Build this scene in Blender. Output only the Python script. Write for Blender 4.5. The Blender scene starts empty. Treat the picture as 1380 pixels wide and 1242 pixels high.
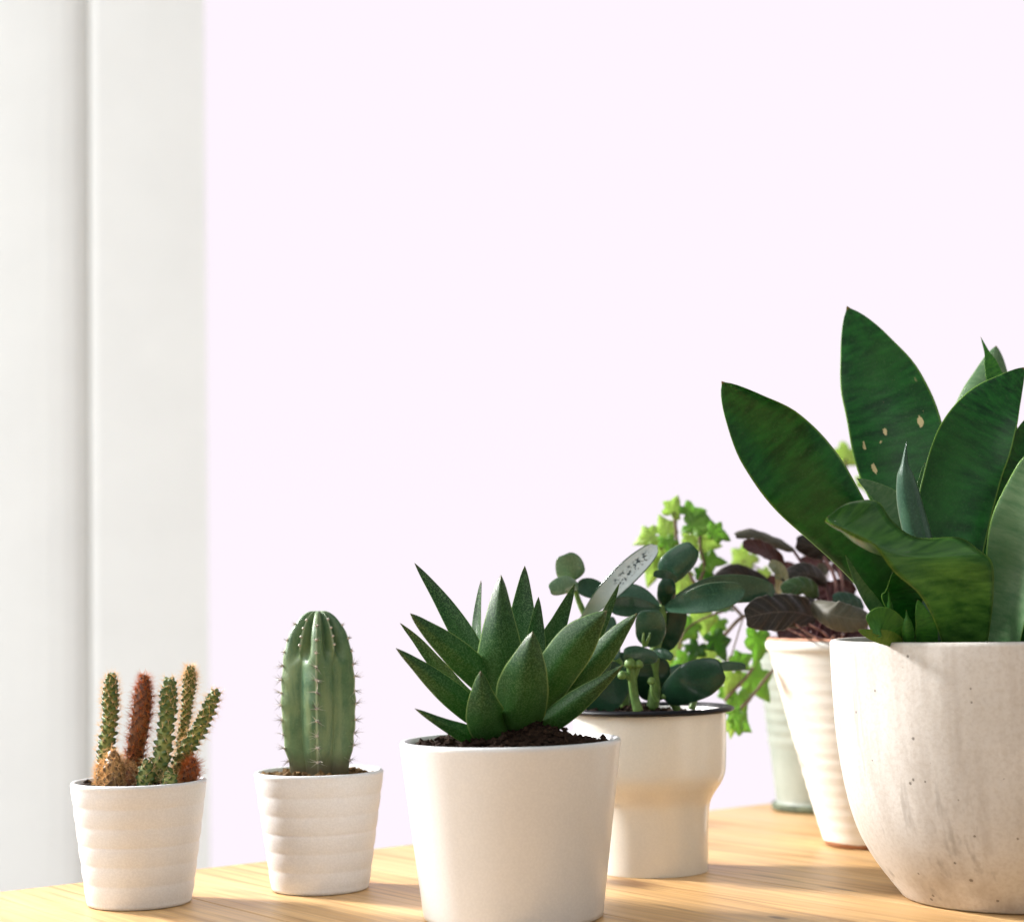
import bpy, bmesh, math, random
from mathutils import Vector, Matrix, noise
R = math.radians
random.seed(7)
S = bpy.context.scene
C = S.collection

# ------------------------------------------------------------------ camera
F = 2500.0                      # focal length in photograph pixels (1380 wide)
CAM = Vector((0, 0, 0.16))
cd = bpy.data.cameras.new('camera')
cam = bpy.data.objects.new('camera', cd); C.objects.link(cam)
CROT = Matrix.Rotation(R(90 + 4.19), 3, 'X') @ Matrix.Rotation(R(-1.1), 3, 'Z')
cam.matrix_world = Matrix.Translation(CAM) @ CROT.to_4x4()
cd.sensor_width = 36; cd.lens = F / 1380 * 36
cd.clip_start = 0.02; cd.clip_end = 60
cd.dof.use_dof = True; cd.dof.focus_distance = 0.97; cd.dof.aperture_fstop = 7.0
S.camera = cam

# ------------------------------------------------------------------ world and lamps
w = bpy.data.worlds.new('World'); S.world = w; w.use_nodes = True
bg = w.node_tree.nodes['Background']
bg.inputs[0].default_value = (0.97, 0.985, 1.0, 1); bg.inputs[1].default_value = 0.47

def lamp(name, loc, target, power, size, col, spread=180):
    l = bpy.data.lights.new(name, 'AREA'); l.energy = power; l.shape = 'DISK'; l.size = size; l.color = col; l.spread = R(spread)
    o = bpy.data.objects.new(name, l); C.objects.link(o); o.location = loc
    o.rotation_euler = (Vector(target) - Vector(loc)).to_track_quat('-Z', 'Y').to_euler()
    return o
lamp('window_light', (-1.62, 1.86, 1.22), (0.05, 1.0, 0.03), 21.5, 0.34, (1.0, 0.975, 0.96), 75)
lamp('room_fill_light', (-0.9, -1.7, 2.3), (0.0, 1.4, 0.15), 24, 2.4, (1.0, 0.985, 0.97))  # unseen soft fill lamp, added to lift and shape the front faces
lamp('side_fill_light', (-2.2, 0.75, 1.15), (0.0, 1.15, 0.12), 36, 1.1, (0.96, 0.985, 1.0))  # added soft side fill that brightens left faces; no window is modelled here

S.view_settings.view_transform = 'Standard'; S.view_settings.look = 'None'
S.view_settings.exposure = 0; S.view_settings.gamma = 1

# ------------------------------------------------------------------ helpers
def ray(px, py):
    return CROT @ Vector(((px - 690) / F, -(py - 621) / F, -1))
def at(px, py, d):              # the point at depth d metres seen at a photograph pixel
    v = ray(px, py); return CAM + v * (d / v.y)
def ground(px, py):
    v = ray(px, py); return CAM + v * (-CAM.z / v.z)

def new(name, verts, faces, mat, parent=None, smooth=True, uvs=None, kind=None, label=None):
    me = bpy.data.meshes.new(name)
    me.from_pydata([tuple(v) for v in verts], [], faces); me.update()
    if uvs:
        ul = me.uv_layers.new(name='UVMap')
        li = [0] * len(me.loops); me.loops.foreach_get('vertex_index', li)
        flat = []
        for i in li: flat += [uvs[i][0], uvs[i][1]]
        ul.data.foreach_set('uv', flat)
    if smooth: me.polygons.foreach_set('use_smooth', [True] * len(me.polygons))
    me.materials.append(mat)
    o = bpy.data.objects.new(name, me); C.objects.link(o)
    if parent: put(o, parent)
    if kind: o['kind'] = kind
    if label: o['label'] = label
    return o
def wloc(o):
    v = Vector((0, 0, 0))
    while o: v += o.location; o = o.parent
    return v
def put(o, parent):             # parents are never rotated: geometry is given in world space
    o.parent = parent; o.location = -wloc(parent)
def thing(name, label, cat, loc):
    o = bpy.data.objects.new(name, None); C.objects.link(o); o.location = loc; o.empty_display_size = 0.02
    o['label'] = label; o['category'] = cat
    return o

def cat_rom(pts, t):            # pts: tuples of equal length, t in 0..1
    n = len(pts) - 1; x = min(max(t, 0), 1) * n; i = min(int(x), n - 1); u = x - i
    p0 = pts[max(i - 1, 0)]; p1 = pts[i]; p2 = pts[i + 1]; p3 = pts[min(i + 2, n)]
    return tuple(0.5 * ((2 * b) + (-a + c) * u + (2 * a - 5 * b + 4 * c - d) * u * u + (-a + 3 * b - 3 * c + d) * u ** 3)
                 for a, b, c, d in zip(p0, p1, p2, p3))
def lerp_list(l, t):            # monotone cubic through (t, value) pairs
    n = len(l); h = [l[i + 1][0] - l[i][0] for i in range(n - 1)]; d = [(l[i + 1][1] - l[i][1]) / h[i] for i in range(n - 1)]
    m = [d[0]] + [0 if d[i - 1] * d[i] <= 0 else 2 * d[i - 1] * d[i] / (d[i - 1] + d[i]) for i in range(1, n - 1)] + [d[-1]]
    for i in range(n - 1):
        if t <= l[i + 1][0]:
            u = (t - l[i][0]) / h[i]
            return ((2 * u ** 3 - 3 * u * u + 1) * l[i][1] + (u ** 3 - 2 * u * u + u) * h[i] * m[i] + (3 * u * u - 2 * u ** 3) * l[i + 1][1] + (u ** 3 - u * u) * h[i] * m[i + 1])
    return l[-1][1]
PROF = {
 'aloe': lambda t: lerp_list([(0, .72), (.25, .97), (.42, 1), (.62, .8), (.85, .36), (1, 0.0)], t),
 'sans': lambda t: lerp_list([(0, .42), (.25, .66), (.52, 1), (.68, .9), (.83, .56), (.94, .2), (.975, .06), (1, 0.0)], t),
 'jade': lambda t: (max(0, 1 - ((t - .62) / .38) ** 2) ** .5 if t > .62 else 0.16 + .84 * math.sin(t / .62 * math.pi / 2) ** 1.2),
 'oval': lambda t: max(0, 1 - (abs(t - .52) / .52) ** 2.2) ** .55,
 'spear': lambda t: lerp_list([(0, .8), (.35, 1), (.7, .6), (.8, .25), (1, 0.0)], t),
}
def blade(name, pts, hw, mat, parent, prof='aloe', zm=None, roll=0, cup=0.25, thick=0.18, keel=False,
          ripple=0, rfreq=9, wave=0, N=26, M=5, fold=0, seed=0, label=None, scal=0, side_at=None):
    """A thick leaf along pts [(x, y, depth[, roll])], base first; hw = half width in photograph pixels."""
    q = []
    for p in pts:
        x, y = (p[0], p[1]) if zm is None else (zm[0] + p[0] / zm[2], zm[1] + p[1] / zm[2])
        r = p[3] if len(p) > 3 else roll
        q.append(tuple(at(x, y, p[2])) + (r, p[2]))
    k = 1 if zm is None else 1 / zm[2]
    ctr = [cat_rom(q, i / N) for i in range(N + 1)]
    top, bot = [], []
    f = PROF[prof]
    prev = None
    cols = [math.sin(j / M * math.pi / 2) for j in range(-M, M + 1)]
    for i, c in enumerate(ctr):
        t = i / N
        P = Vector(c[:3]); a = Vector(ctr[max(i - 1, 0)][:3]); b = Vector(ctr[min(i + 1, N)][:3])
        T = (b - a).normalized()
        v = (P - CAM).normalized()
        s0 = T.cross(v)
        if s0.length < 0.15 and prev: s0 = prev.copy()
        s0.normalize(); prev = s0.copy()
        s0 = Matrix.Rotation(R(c[3]), 3, T) @ s0
        n0 = s0.cross(T).normalized()
        if n0.dot(v) > 0 and abs(c[3]) < 90: n0 = -n0
        W = max(hw * k * c[4] / F * f(t), 0.00012)
        th = thick * (W + hw * k * c[4] / F * 0.35) * (0.5 if t > .97 else 1)
        if t > .995: th *= .3
        for j, s in enumerate(cols):
            ww = W
            if scal and abs(s) > .98: ww = W * (1 + scal * math.sin(t * 60))
            off = cup * W * s * s - fold * W * (1 - abs(s))
            if ripple: off += ripple * W * math.sin((t * rfreq - abs(s) * 1.6) * math.pi) * (0.35 + .65 * abs(s)) * min(1, 4 * (1 - t))
            if wave: off += wave * W * math.sin(t * 9 + seed + (1.7 if s > 0 else 0)) * s * s * s * s
            ww *= 1 + 0.025 * math.sin(t * 11 + seed * 2 + (2 if s > 0 else 0))
            base = P + s0 * (s * ww) + n0 * off
            shape = (1 - s * s) ** .5
            ks = (1 - (s * s + .012) ** .5) if keel else shape
            kf = keel and cup < 0; kb = keel and cup >= 0
            top.append((base + n0 * (th * (1.05 * ks if kf else .32 * shape)), (t, s * .5 + .5)))
            bot.append((base - n0 * (th * (1.1 * ks if kb else .4 * shape)), (t, s * .5 + .5)))
    K = len(cols); verts = [p for p, _ in top] + [p for p, _ in bot]; uvs = [u for _, u in top] + [u for _, u in bot]
    o2 = len(top); faces = []
    for i in range(N):
        for j in range(K - 1):
            a = i * K + j
            faces.append((a, a + 1, a + K + 1, a + K)); faces.append((o2 + a + K, o2 + a + K + 1, o2 + a + 1, o2 + a))
    # weld the margins
    o = new(name, verts, faces, mat, parent, True, uvs, label=label)
    bm = bmesh.new(); bm.from_mesh(o.data); bmesh.ops.remove_doubles(bm, verts=bm.verts, dist=1e-6)
    bmesh.ops.recalc_face_normals(bm, faces=bm.faces)
    bm.to_mesh(o.data); bm.free()
    o.data.polygons.foreach_set('use_smooth', [True] * len(o.data.polygons))
    return o

def tube_geo(pts, rad, seg=8, N=None, caps=True):
    """pts world points, rad list; smooth tube"""
    q = [tuple(p) + (r,) for p, r in zip(pts, rad)]
    N = N or 6 * (len(pts) - 1)
    ctr = [cat_rom(q, i / N) for i in range(N + 1)]
    V, Fc, U = [], [], []
    ref = None
    for i, c in enumerate(ctr):
        a = Vector(ctr[max(i - 1, 0)][:3]); b = Vector(ctr[min(i + 1, N)][:3]); T = (b - a).normalized()
        if ref is None: ref = Vector((0, -1, .1)) if abs(T.y) < .8 else Vector((1, 0, 0))
        s = T.cross(ref).normalized(); u = s.cross(T).normalized(); ref = u
        for k in range(seg):
            an = 2 * math.pi * k / seg
            V.append(Vector(c[:3]) + (s * math.cos(an) + u * math.sin(an)) * max(c[3], 1e-5)); U.append((i / N, k / seg))
    for i in range(N):
        for k in range(seg):
            a = i * seg + k; b = i * seg + (k + 1) % seg
            Fc.append((a, b, b + seg, a + seg))
    if caps:
        Fc.append(tuple(reversed(range(seg)))); Fc.append(tuple(range(N * seg, N * seg + seg)))
    return V, Fc, U
def tube(name, pts, rad, mat, parent, seg=8, N=None, zm=None, depths=None, label=None):
    V, Fc, U = tube_geo(pts, rad, seg, N)
    return new(name, V, Fc, mat, parent, True, U, label=label)
def zpt(zm, x, y, d): return at(zm[0] + x / zm[2], zm[1] + y / zm[2], d)

def lathe(name, prof, centre, mat, parent, seg=96, wob=0.0, seed=0, caps=True, label=None):
    V, Fc = [], []
    n = len(prof)
    for i, (r, z) in enumerate(prof):
        for k in range(seg):
            a = 2 * math.pi * k / seg
            rr = r * (1 + wob * noise.noise(Vector((math.cos(a) * 1.3 + seed, math.sin(a) * 1.3, z * 18))))
            V.append(Vector((centre.x + rr * math.cos(a), centre.y + rr * math.sin(a), centre.z + z)))
    for i in range(n - 1):
        for k in range(seg):
            a = i * seg + k; b = i * seg + (k + 1) % seg
            Fc.append((a, b, b + seg, a + seg))
    if caps:
        Fc.append(tuple(reversed(range(seg)))); Fc.append(tuple(range((n - 1) * seg, n * seg)))
    return new(name, V, Fc, mat, parent, label=label)
def spline_prof(pts, n):
    q = [tuple(p) for p in pts]
    return [cat_rom(q, i / n) for i in range(n + 1)]

# ------------------------------------------------------------------ materials
class NT:
    def __init__(s, name):
        s.m = bpy.data.materials.new(name); s.m.use_nodes = True; s.t = s.m.node_tree; s.n = s.t.nodes
        s.b = s.n['Principled BSDF']; s.out = s.n['Material Output']
    def add(s, typ, **kw):
        nd = s.n.new('ShaderNode' + typ)
        for k, v in kw.items(): setattr(nd, k, v)
        return nd
    def link(s, a, b): s.t.links.new(a, b)
    def val(s, node, key, v): node.inputs[key].default_value = v
    def coord(s, kind='Object', scale=(1, 1, 1), rot=(0, 0, 0), loc=(0, 0, 0)):
        tc = s.add('TexCoord'); mp = s.add('Mapping')
        mp.inputs['Scale'].default_value = scale; mp.inputs['Rotation'].default_value = rot; mp.inputs['Location'].default_value = loc
        s.link(tc.outputs[kind], mp.inputs[0]); return mp.outputs[0]
    def noise(s, vec, scale, detail=4, rough=.55, out='Fac'):
        nd = s.add('TexNoise'); s.val(nd, 'Scale', scale); s.val(nd, 'Detail', detail); s.val(nd, 'Roughness', rough)
        s.link(vec, nd.inputs['Vector']); return nd.outputs[out]
    def ramp(s, fac, stops, interp='LINEAR'):
        r = s.add('ValToRGB'); r.color_ramp.interpolation = interp
        e = r.color_ramp.elements
        while len(e) < len(stops): e.new(.5)
        for el, (p, c) in zip(e, stops):
            el.position = p; el.color = (c, c, c, 1) if isinstance(c, (int, float)) else tuple(c) + (1,)
        s.link(fac, r.inputs[0]); return r.outputs[0]
    def mix(s, fac, a, b, mode='MIX'):
        m = s.add('Mix', data_type='RGBA', blend_type=mode)
        for key, v in ((0, fac), (6, a), (7, b)):
            if isinstance(v, (int, float)): m.inputs[key].default_value = v
            elif isinstance(v, tuple): m.inputs[key].default_value = v + (1,)
            else: s.link(v, m.inputs[key])
        return m.outputs[2]
    def math(s, op, a, b=None, c=None):
        m = s.add('Math', operation=op)
        for i, v in enumerate((a, b, c)):
            if v is None: continue
            if isinstance(v, (int, float)): m.inputs[i].default_value = v
            else: s.link(v, m.inputs[i])
        return m.outputs[0]
    def bump(s, h, strength=.3, dist=.001):
        b = s.add('Bump'); s.val(b, 'Strength', strength); s.val(b, 'Distance', dist); s.link(h, b.inputs['Height'])
        s.link(b.outputs[0], s.b.inputs['Normal']); return b
    def finish(s, col, rough=.5, trans=0, tcol=None, coat=0, spec=.5):
        if isinstance(col, tuple): s.b.inputs['Base Color'].default_value = col + (1,)
        else: s.link(col, s.b.inputs['Base Color'])
        if isinstance(rough, (int, float)): s.b.inputs['Roughness'].default_value = rough
        else: s.link(rough, s.b.inputs['Roughness'])
        s.b.inputs['Specular IOR Level'].default_value = spec
        if coat: s.b.inputs['Coat Weight'].default_value = coat; s.b.inputs['Coat Roughness'].default_value = .08
        if trans:
            tr = s.add('BsdfTranslucent'); mx = s.add('MixShader'); mx.inputs[0].default_value = trans
            c = tcol if tcol is not None else col
            if isinstance(c, tuple): tr.inputs[0].default_value = c + (1,)
            else: s.link(c, tr.inputs[0])
            s.link(s.b.outputs[0], mx.inputs[1]); s.link(tr.outputs[0], mx.inputs[2]); s.link(mx.outputs[0], s.out.inputs[0])
        return s.m
    def uv(s):
        tc = s.add('TexCoord'); sp = s.add('SeparateXYZ'); s.link(tc.outputs['UV'], sp.inputs[0])
        u, v = sp.outputs[0], sp.outputs[1]
        edge = s.math('ABSOLUTE', s.math('SUBTRACT', s.math('MULTIPLY', v, 2.0), 1.0))
        return tc.outputs['UV'], u, v, edge

def mat_plaster(name, col):
    m = NT(name); c = m.coord(); n = m.noise(c, 9, 5); f = m.noise(c, 160, 4)
    col2 = m.mix(m.ramp(n, [(.3, 0), (.7, 1)]), tuple(x * .96 for x in col), col)
    m.bump(f, .15, .002); return m.finish(col2, .85)
def mat_pot(name, col, rough=.45, coat=0, speck=.06, bump=.12, spots=0, stains=()):
    m = NT(name); c = m.coord(); n = m.noise(c, 14, 6); g = m.noise(c, 900, 3, .7); f = m.noise(c, 260, 5, .6)
    a = m.mix(m.ramp(n, [(.3, 0), (.72, 1)]), tuple(x * .93 for x in col), col)
    a = m.mix(m.math('MULTIPLY', m.ramp(g, [(.42, 1), (.6, 0)]), speck), a, tuple(x * .62 for x in col))
    if spots:
        v = m.add('TexVoronoi'); m.val(v, 'Scale', 48); m.link(c, v.inputs['Vector'])
        sp = m.ramp(v.outputs['Distance'], [(.0, 1), (.07, 1), (.11, 0)])
        keep = m.ramp(m.noise(c, 30, 1), [(.66, 0), (.69, 1)])
        a = m.mix(m.math('MULTIPLY', m.math('MULTIPLY', sp, keep), spots), a, (.2, .15, .1))
    for q, rad in stains:
        ds = m.add('VectorMath', operation='DISTANCE'); m.link(c, ds.inputs[0]); ds.inputs[1].default_value = q
        dd = m.math('ADD', ds.outputs['Value'], m.math('MULTIPLY', f, rad * .9))
        a = m.mix(m.ramp(m.math('DIVIDE', dd, rad), [(.6, .55), (1.3, 0)]), a, (.33, .27, .19))
    m.bump(f, bump, .0006)
    return m.finish(a, m.ramp(n, [(.2, rough), (.8, rough + .03)]), coat=coat)
M = {}
M['wall'] = mat_plaster('white_plaster', (.94, .935, .905))
M['floor'] = mat_plaster('pale_floor', (.72, .70, .67))
M['ribbed'] = mat_pot('matte_white_ceramic', (.75, .755, .765), .55, speck=.22, bump=.25)
M['glazed'] = mat_pot('glazed_white_ceramic', (.745, .75, .75), .30, coat=.15, speck=.16, bump=.06, spots=.55, stains=((tuple(at(613, 1070, .885)), .0013), (tuple(at(625.5, 1106, .882)), .0010), (tuple(at(619, 1068, .884)), .0007)))
M['enamel'] = mat_pot('cream_enamel', (.76, .735, .665), .24, coat=.4, speck=.12, bump=.05)
M['enamel_in'] = mat_pot('white_enamel', (.82, .80, .77), .25, coat=.5, speck=.05, bump=.04)
m = NT('black_enamel'); M['black'] = m.finish((.004, .004, .007), .45, spec=.2)
m = NT('emission_window'); e = m.add('Emission'); e.inputs[0].default_value = (.975, .893, .975, 1); e.inputs[1].default_value = 1.03
m.link(e.outputs[0], m.out.inputs[0]); M['window'] = m.m

def mat_concrete():
    m = NT('pitted_concrete'); c = m.coord(); n = m.noise(c, 11, 6, .6); g = m.noise(c, 420, 4, .7)
    st = m.noise(m.coord(scale=(46, 46, 4.0), rot=(0, R(6), 0)), 1, 5, .6)
    st2 = m.noise(m.coord(scale=(70, 70, 3.2), rot=(0, R(7), 0), loc=(3, 1, 2)), 1, 4, .6)
    a = m.mix(m.ramp(n, [(.28, 0), (.75, 1)]), (.52, .485, .435), (.67, .65, .62))
    a = m.mix(m.ramp(st, [(.50, 0), (.70, .62)]), a, (.36, .31, .26))
    a = m.mix(m.ramp(st2, [(.60, 0), (.70, .6)]), a, (.23, .205, .18))
    a = m.mix(m.math('MULTIPLY', m.ramp(g, [(.36, 1), (.56, 0)]), .28), a, (.36, .30, .24))
    v = m.add('TexVoronoi'); m.val(v, 'Scale', 150); m.link(c, v.inputs['Vector'])
    sep = m.add('SeparateXYZ'); m.link(v.outputs['Color'], sep.inputs[0])
    rad = m.math('MULTIPLY', m.ramp(sep.outputs[0], [(.35, 0), (1, 1)]), .15)
    pit = m.math('LESS_THAN', v.outputs['Distance'], rad)
    a = m.mix(m.math('MULTIPLY', pit, .8), a, (.13, .11, .09))
    h = m.math('SUBTRACT', m.math('MULTIPLY', g, .25), pit)
    m.bump(h, .5, .0012)
    return m.finish(a, .72)
M['concrete'] = mat_concrete()
def mat_whitewash():
    m = NT('whitewashed_terracotta'); c = m.coord(); n = m.noise(c, 16, 6, .65); g = m.noise(c, 300, 4)
    bands = m.noise(m.coord(scale=(6, 6, 190)), 1, 3)
    geo = m.add('TexCoord'); sp = m.add('SeparateXYZ'); m.link(geo.outputs['Object'], sp.inputs[0])
    a = m.mix(m.ramp(bands, [(.35, 0), (.7, 1)]), (.70, .665, .59), (.80, .785, .74))
    a = m.mix(m.ramp(n, [(.56, 0), (.80, .7)]), a, (.55, .36, .22))
    low = m.math('LESS_THAN', m.math('ADD', sp.outputs[2], m.math('MULTIPLY', n, .006)), .0062)
    a = m.mix(low, a, (.36, .17, .09))
    m.bump(bands, .10, .0010); return m.finish(a, .7)
M['whitewash'] = mat_whitewash()
m = NT('bare_terracotta'); c = m.coord(); M['terracotta'] = m.finish(m.ramp(m.noise(c, 120), [(.3, (.40, .17, .09)), (.7, (.62, .33, .22))]), .8)
def mat_sage():
    m = NT('sage_glaze'); c = m.coord(); n = m.noise(c, 22, 5, .6)
    a = m.ramp(n, [(.3, (.22, .255, .205)), (.55, (.32, .35, .295)), (.8, (.43, .45, .39))])
    m.bump(m.noise(c, 150), .2, .001); return m.finish(a, .5)
M['sage'] = mat_sage()
m = NT('moss_felt'); c = m.coord(); M['moss'] = m.finish(m.ramp(m.noise(c, 240), [(.35, (.05, .065, .04)), (.7, (.20, .23, .15))]), .9)

def mat_soil(name, a, b, c2):
    m = NT(name); c = m.coord(); n = m.noise(c, 420, 5, .7); g = m.noise(c, 90, 3)
    col = m.ramp(n, [(.32, a), (.55, b), (.75, c2)])
    m.bump(n, .9, .002); return m.finish(col, .95, spec=.15)
M['soil'] = mat_soil('dark_peat', (.010, .006, .004), (.035, .019, .012), (.10, .055, .032))
M['bark'] = mat_soil('pale_bark_chips', (.05, .03, .015), (.20, .12, .05), (.42, .29, .14))

def mat_aloe():
    m = NT('speckled_succulent_leaf'); uvv, u, v, edge = m.uv(); c = m.coord()
    g = m.noise(c, 1300, 3, .75); n = m.noise(c, 60, 3)
    base = m.ramp(u, [(0, (.10, .22, .035)), (.28, (.022, .095, .014)), (.7, (.007, .036, .010)), (.93, (.02, .035, .016)), (1, (.09, .035, .02))])
    base = m.mix(m.math('MULTIPLY', m.ramp(n, [(.4, 0), (.75, 1)]), .25), base, (.045, .070, .022))
    base = m.mix(m.math('MULTIPLY', m.ramp(g, [(.50, 0), (.56, 1)]), .5), base, (.14, .27, .10))
    col = m.mix(m.math('MULTIPLY', m.ramp(edge, [(.93, 0), (.98, 1)]), .8), base, (.24, .36, .11))
    m.bump(g, .35, .0004); return m.finish(col, .36, trans=.14, tcol=(.14, .48, .04), spec=.18)
M['aloe'] = mat_aloe()
def mat_sans(name, scars=False, tint=(.004, .036, .010), tint2=(.017, .128, .022)):
    m = NT(name); uvv, u, v, edge = m.uv(); c = m.coord()
    mp = m.add('Mapping'); mp.inputs['Scale'].default_value = (34, 2.6, 1); m.link(uvv, mp.inputs[0])
    band = m.noise(mp.outputs[0], 1, 4, .6); g = m.noise(c, 700, 3, .7); big = m.noise(c, 28, 2)
    col = m.mix(m.ramp(band, [(.36, 0), (.66, 1)]), tint, tint2)
    col = m.mix(m.math('MULTIPLY', m.ramp(big, [(.42, 0), (.7, 1)]), .55), col, (.028, .095, .022))
    col = m.mix(m.math('MULTIPLY', m.ramp(g, [(.55, 0), (.7, 1)]), .18), col, (.12, .22, .10))
    col = m.mix(m.math('MULTIPLY', m.ramp(edge, [(.95, 0), (.985, 1)]), .8), col, (.16, .30, .05))
    if scars:
        mp2 = m.add('Mapping'); mp2.inputs['Scale'].default_value = (21, 11, 1); mp2.inputs['Rotation'].default_value = (0, 0, .5); m.link(uvv, mp2.inputs[0])
        vo = m.add('TexVoronoi'); m.val(vo, 'Scale', 1.0); m.link(mp2.outputs[0], vo.inputs['Vector'])
        sp = m.add('SeparateXYZ'); m.link(vo.outputs['Color'], sp.inputs[0])
        rr = m.math('MULTIPLY', m.ramp(sp.outputs[0], [(.50, 0), (1, 1)]), .50)
        sc = m.math('LESS_THAN', m.math('ADD', vo.outputs['Distance'], m.math('MULTIPLY', m.noise(c, 420, 4, .7), .42)), m.math('ADD', rr, .10))
        win = m.math('MULTIPLY', m.ramp(u, [(.22, 0), (.28, 1), (.70, 1), (.78, 0)]), m.ramp(edge, [(.7, 1), (.85, 0)]))
        col = m.mix(m.math('MULTIPLY', sc, win), col, (.62, .50, .26))
    col = m.mix(m.ramp(u, [(.972, 0), (.99, 1)]), col, (.20, .12, .04))
    m.bump(m.math('ADD', band, m.math('MULTIPLY', g, .5)), .22, .0011)
    return m.finish(col, .30, trans=.10, tcol=(.09, .45, .02), spec=.2)
M['sans'] = mat_sans('snake_plant_leaf'); M['sans_scar'] = mat_sans('scarred_snake_plant_leaf', True)
M['sans_back'] = mat_sans('banded_snake_plant_leaf', False, (.022, .095, .014), (.095, .245, .040))
M['sans_pale'] = mat_sans('pale_snake_plant_leaf', False, (.075, .150, .070), (.150, .230, .120))  # pale green, with gloss and the lit side of some leaves put into it
M['pup'] = mat_sans('young_snake_plant_leaf', False, (.020, .10, .016), (.06, .22, .025))
M['pup_yellow'] = mat_sans('yellow_tipped_leaf', False, (.10, .19, .02), (.20, .28, .04))
def mat_jade(name, a, b, marks=False, rough=.32):
    m = NT(name); uvv, u, v, edge = m.uv(); c = m.coord()
    n = m.noise(c, 70, 4); g = m.noise(c, 900, 3, .7)
    col = m.mix(m.ramp(n, [(.3, 0), (.7, 1)]), a, b)
    col = m.mix(m.math('MULTIPLY', m.ramp(g, [(.5, 0), (.68, 1)]), .25), col, tuple(min(1, x * 2.4) for x in b))
    col = m.mix(m.math('MULTIPLY', m.ramp(edge, [(.93, 0), (.99, 1)]), .5), col, (.14, .17, .09))
    if marks:
        col = m.mix(m.ramp(edge, [(.84, 0), (.94, 1)]), col, (.030, .075, .045))
        col = m.mix(m.ramp(u, [(.20, .85), (.58, 0)]), col, (.07, .15, .08))
        mp = m.add('Mapping'); mp.inputs['Scale'].default_value = (34, 7, 1); mp.inputs['Rotation'].default_value = (0, 0, .35); m.link(uvv, mp.inputs[0])
        q = m.noise(mp.outputs[0], 1, 3, .6)
        win = m.math('MULTIPLY', m.ramp(u, [(.50, 0), (.55, 1), (.86, 1), (.9, 0)]), m.ramp(edge, [(.30, 1), (.5, 0)]))
        col = m.mix(m.math('MULTIPLY', m.ramp(q, [(.52, 0), (.55, 1)]), win), col, (.05, .07, .09))
    m.bump(g, .15, .0004); return m.finish(col, rough, trans=.04, tcol=(.10, .3, .05), coat=.3, spec=.25)
M['jade'] = mat_jade('jade_leaf', (.016, .056, .032), (.045, .105, .060))
M['jade_dark'] = mat_jade('deep_jade_leaf', (.006, .030, .015), (.012, .048, .022))
M['jade_light'] = mat_jade('light_jade_leaf', (.10, .19, .10), (.17, .27, .16))
M['jade_mark'] = mat_jade('painted_sheen_marked_jade_leaf', (.46, .58, .62), (.62, .72, .77), True, .2)  # pale base colour stands in for a white reflection; the scratches are marks
m = NT('green_jade_stem'); c = m.coord(); M['jade_stem'] = m.finish(m.ramp(m.noise(c, 160), [(.3, (.07, .15, .03)), (.7, (.17, .28, .06))]), .5, trans=.1, tcol=(.2, .35, .05))
def mat_pep(name, a, b, vein):
    m = NT(name); uvv, u, v, edge = m.uv(); c = m.coord(); n = m.noise(c, 110, 4); g = m.noise(c, 1100, 3, .7)
    ph = m.math('SUBTRACT', m.math('MULTIPLY', u, 9.0), m.math('MULTIPLY', edge, 1.6))
    vv = m.math('ABSOLUTE', m.math('SINE', m.math('MULTIPLY', ph, math.pi / 1.0)))
    col = m.mix(m.ramp(n, [(.3, 0), (.7, 1)]), a, b)
    col = m.mix(m.math('MULTIPLY', m.ramp(vv, [(.0, 1), (.30, 0)]), .45), col, vein)
    col = m.mix(m.math('MULTIPLY', m.ramp(edge, [(.0, 1), (.06, 0)]), .6), col, vein)
    col = m.mix(m.math('MULTIPLY', m.ramp(g, [(.5, 0), (.66, 1)]), .3), col, vein)
    col = m.mix(m.math('MULTIPLY', m.ramp(edge, [(.94, 0), (.99, 1)]), .7), col, (.30, .28, .24))
    m.bump(g, .4, .0005); return m.finish(col, .58)
M['pep'] = mat_pep('dark_rippled_leaf', (.010, .0075, .006), (.026, .019, .015), (.13, .10, .09))
M['pep_olive'] = mat_pep('olive_rippled_leaf', (.060, .057, .036), (.10, .092, .062), (.15, .14, .105))
M['pep_green'] = mat_pep('green_rippled_leaf', (.030, .085, .025), (.07, .15, .045), (.14, .22, .10))
M['pep_teal'] = mat_pep('teal_rippled_leaf', (.012, .055, .034), (.03, .10, .065), (.16, .26, .20))
M['pep_red'] = mat_pep('maroon_leaf_underside', (.050, .014, .016), (.10, .030, .032), (.20, .09, .09))
M['pep_silver'] = mat_pep('silvery_leaf_underside', (.22, .26, .18), (.34, .37, .28), (.50, .52, .44))
m = NT('pink_petiole'); c = m.coord(); M['petiole'] = m.finish(m.ramp(m.noise(c, 200), [(.35, (.12, .035, .035)), (.7, (.42, .24, .22))]), .5)
m = NT('maroon_petiole'); M['petiole_dark'] = m.finish((.07, .018, .02), .5)
def mat_ivy(name, a, b, tr):
    m = NT(name); uvv, u, v, edge = m.uv(); c = m.coord(); n = m.noise(c, 120, 4)
    col = m.mix(m.ramp(n, [(.35, 0), (.68, 1)]), a, b)
    m.bump(m.noise(c, 260), .3, .001)
    return m.finish(col, .45, trans=.6, tcol=tr)
M['ivy'] = mat_ivy('ivy_leaf', (.12, .25, .045), (.23, .37, .09), (.40, .66, .17))
M['ivy_light'] = mat_ivy('young_ivy_leaf', (.30, .42, .10), (.44, .54, .18), (.64, .82, .32))
M['ivy_dark'] = mat_ivy('old_ivy_leaf', (.035, .10, .025), (.08, .17, .04), (.16, .33, .05))
m = NT('brown_vine'); M['vine'] = m.finish((.13, .085, .05), .7)
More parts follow.
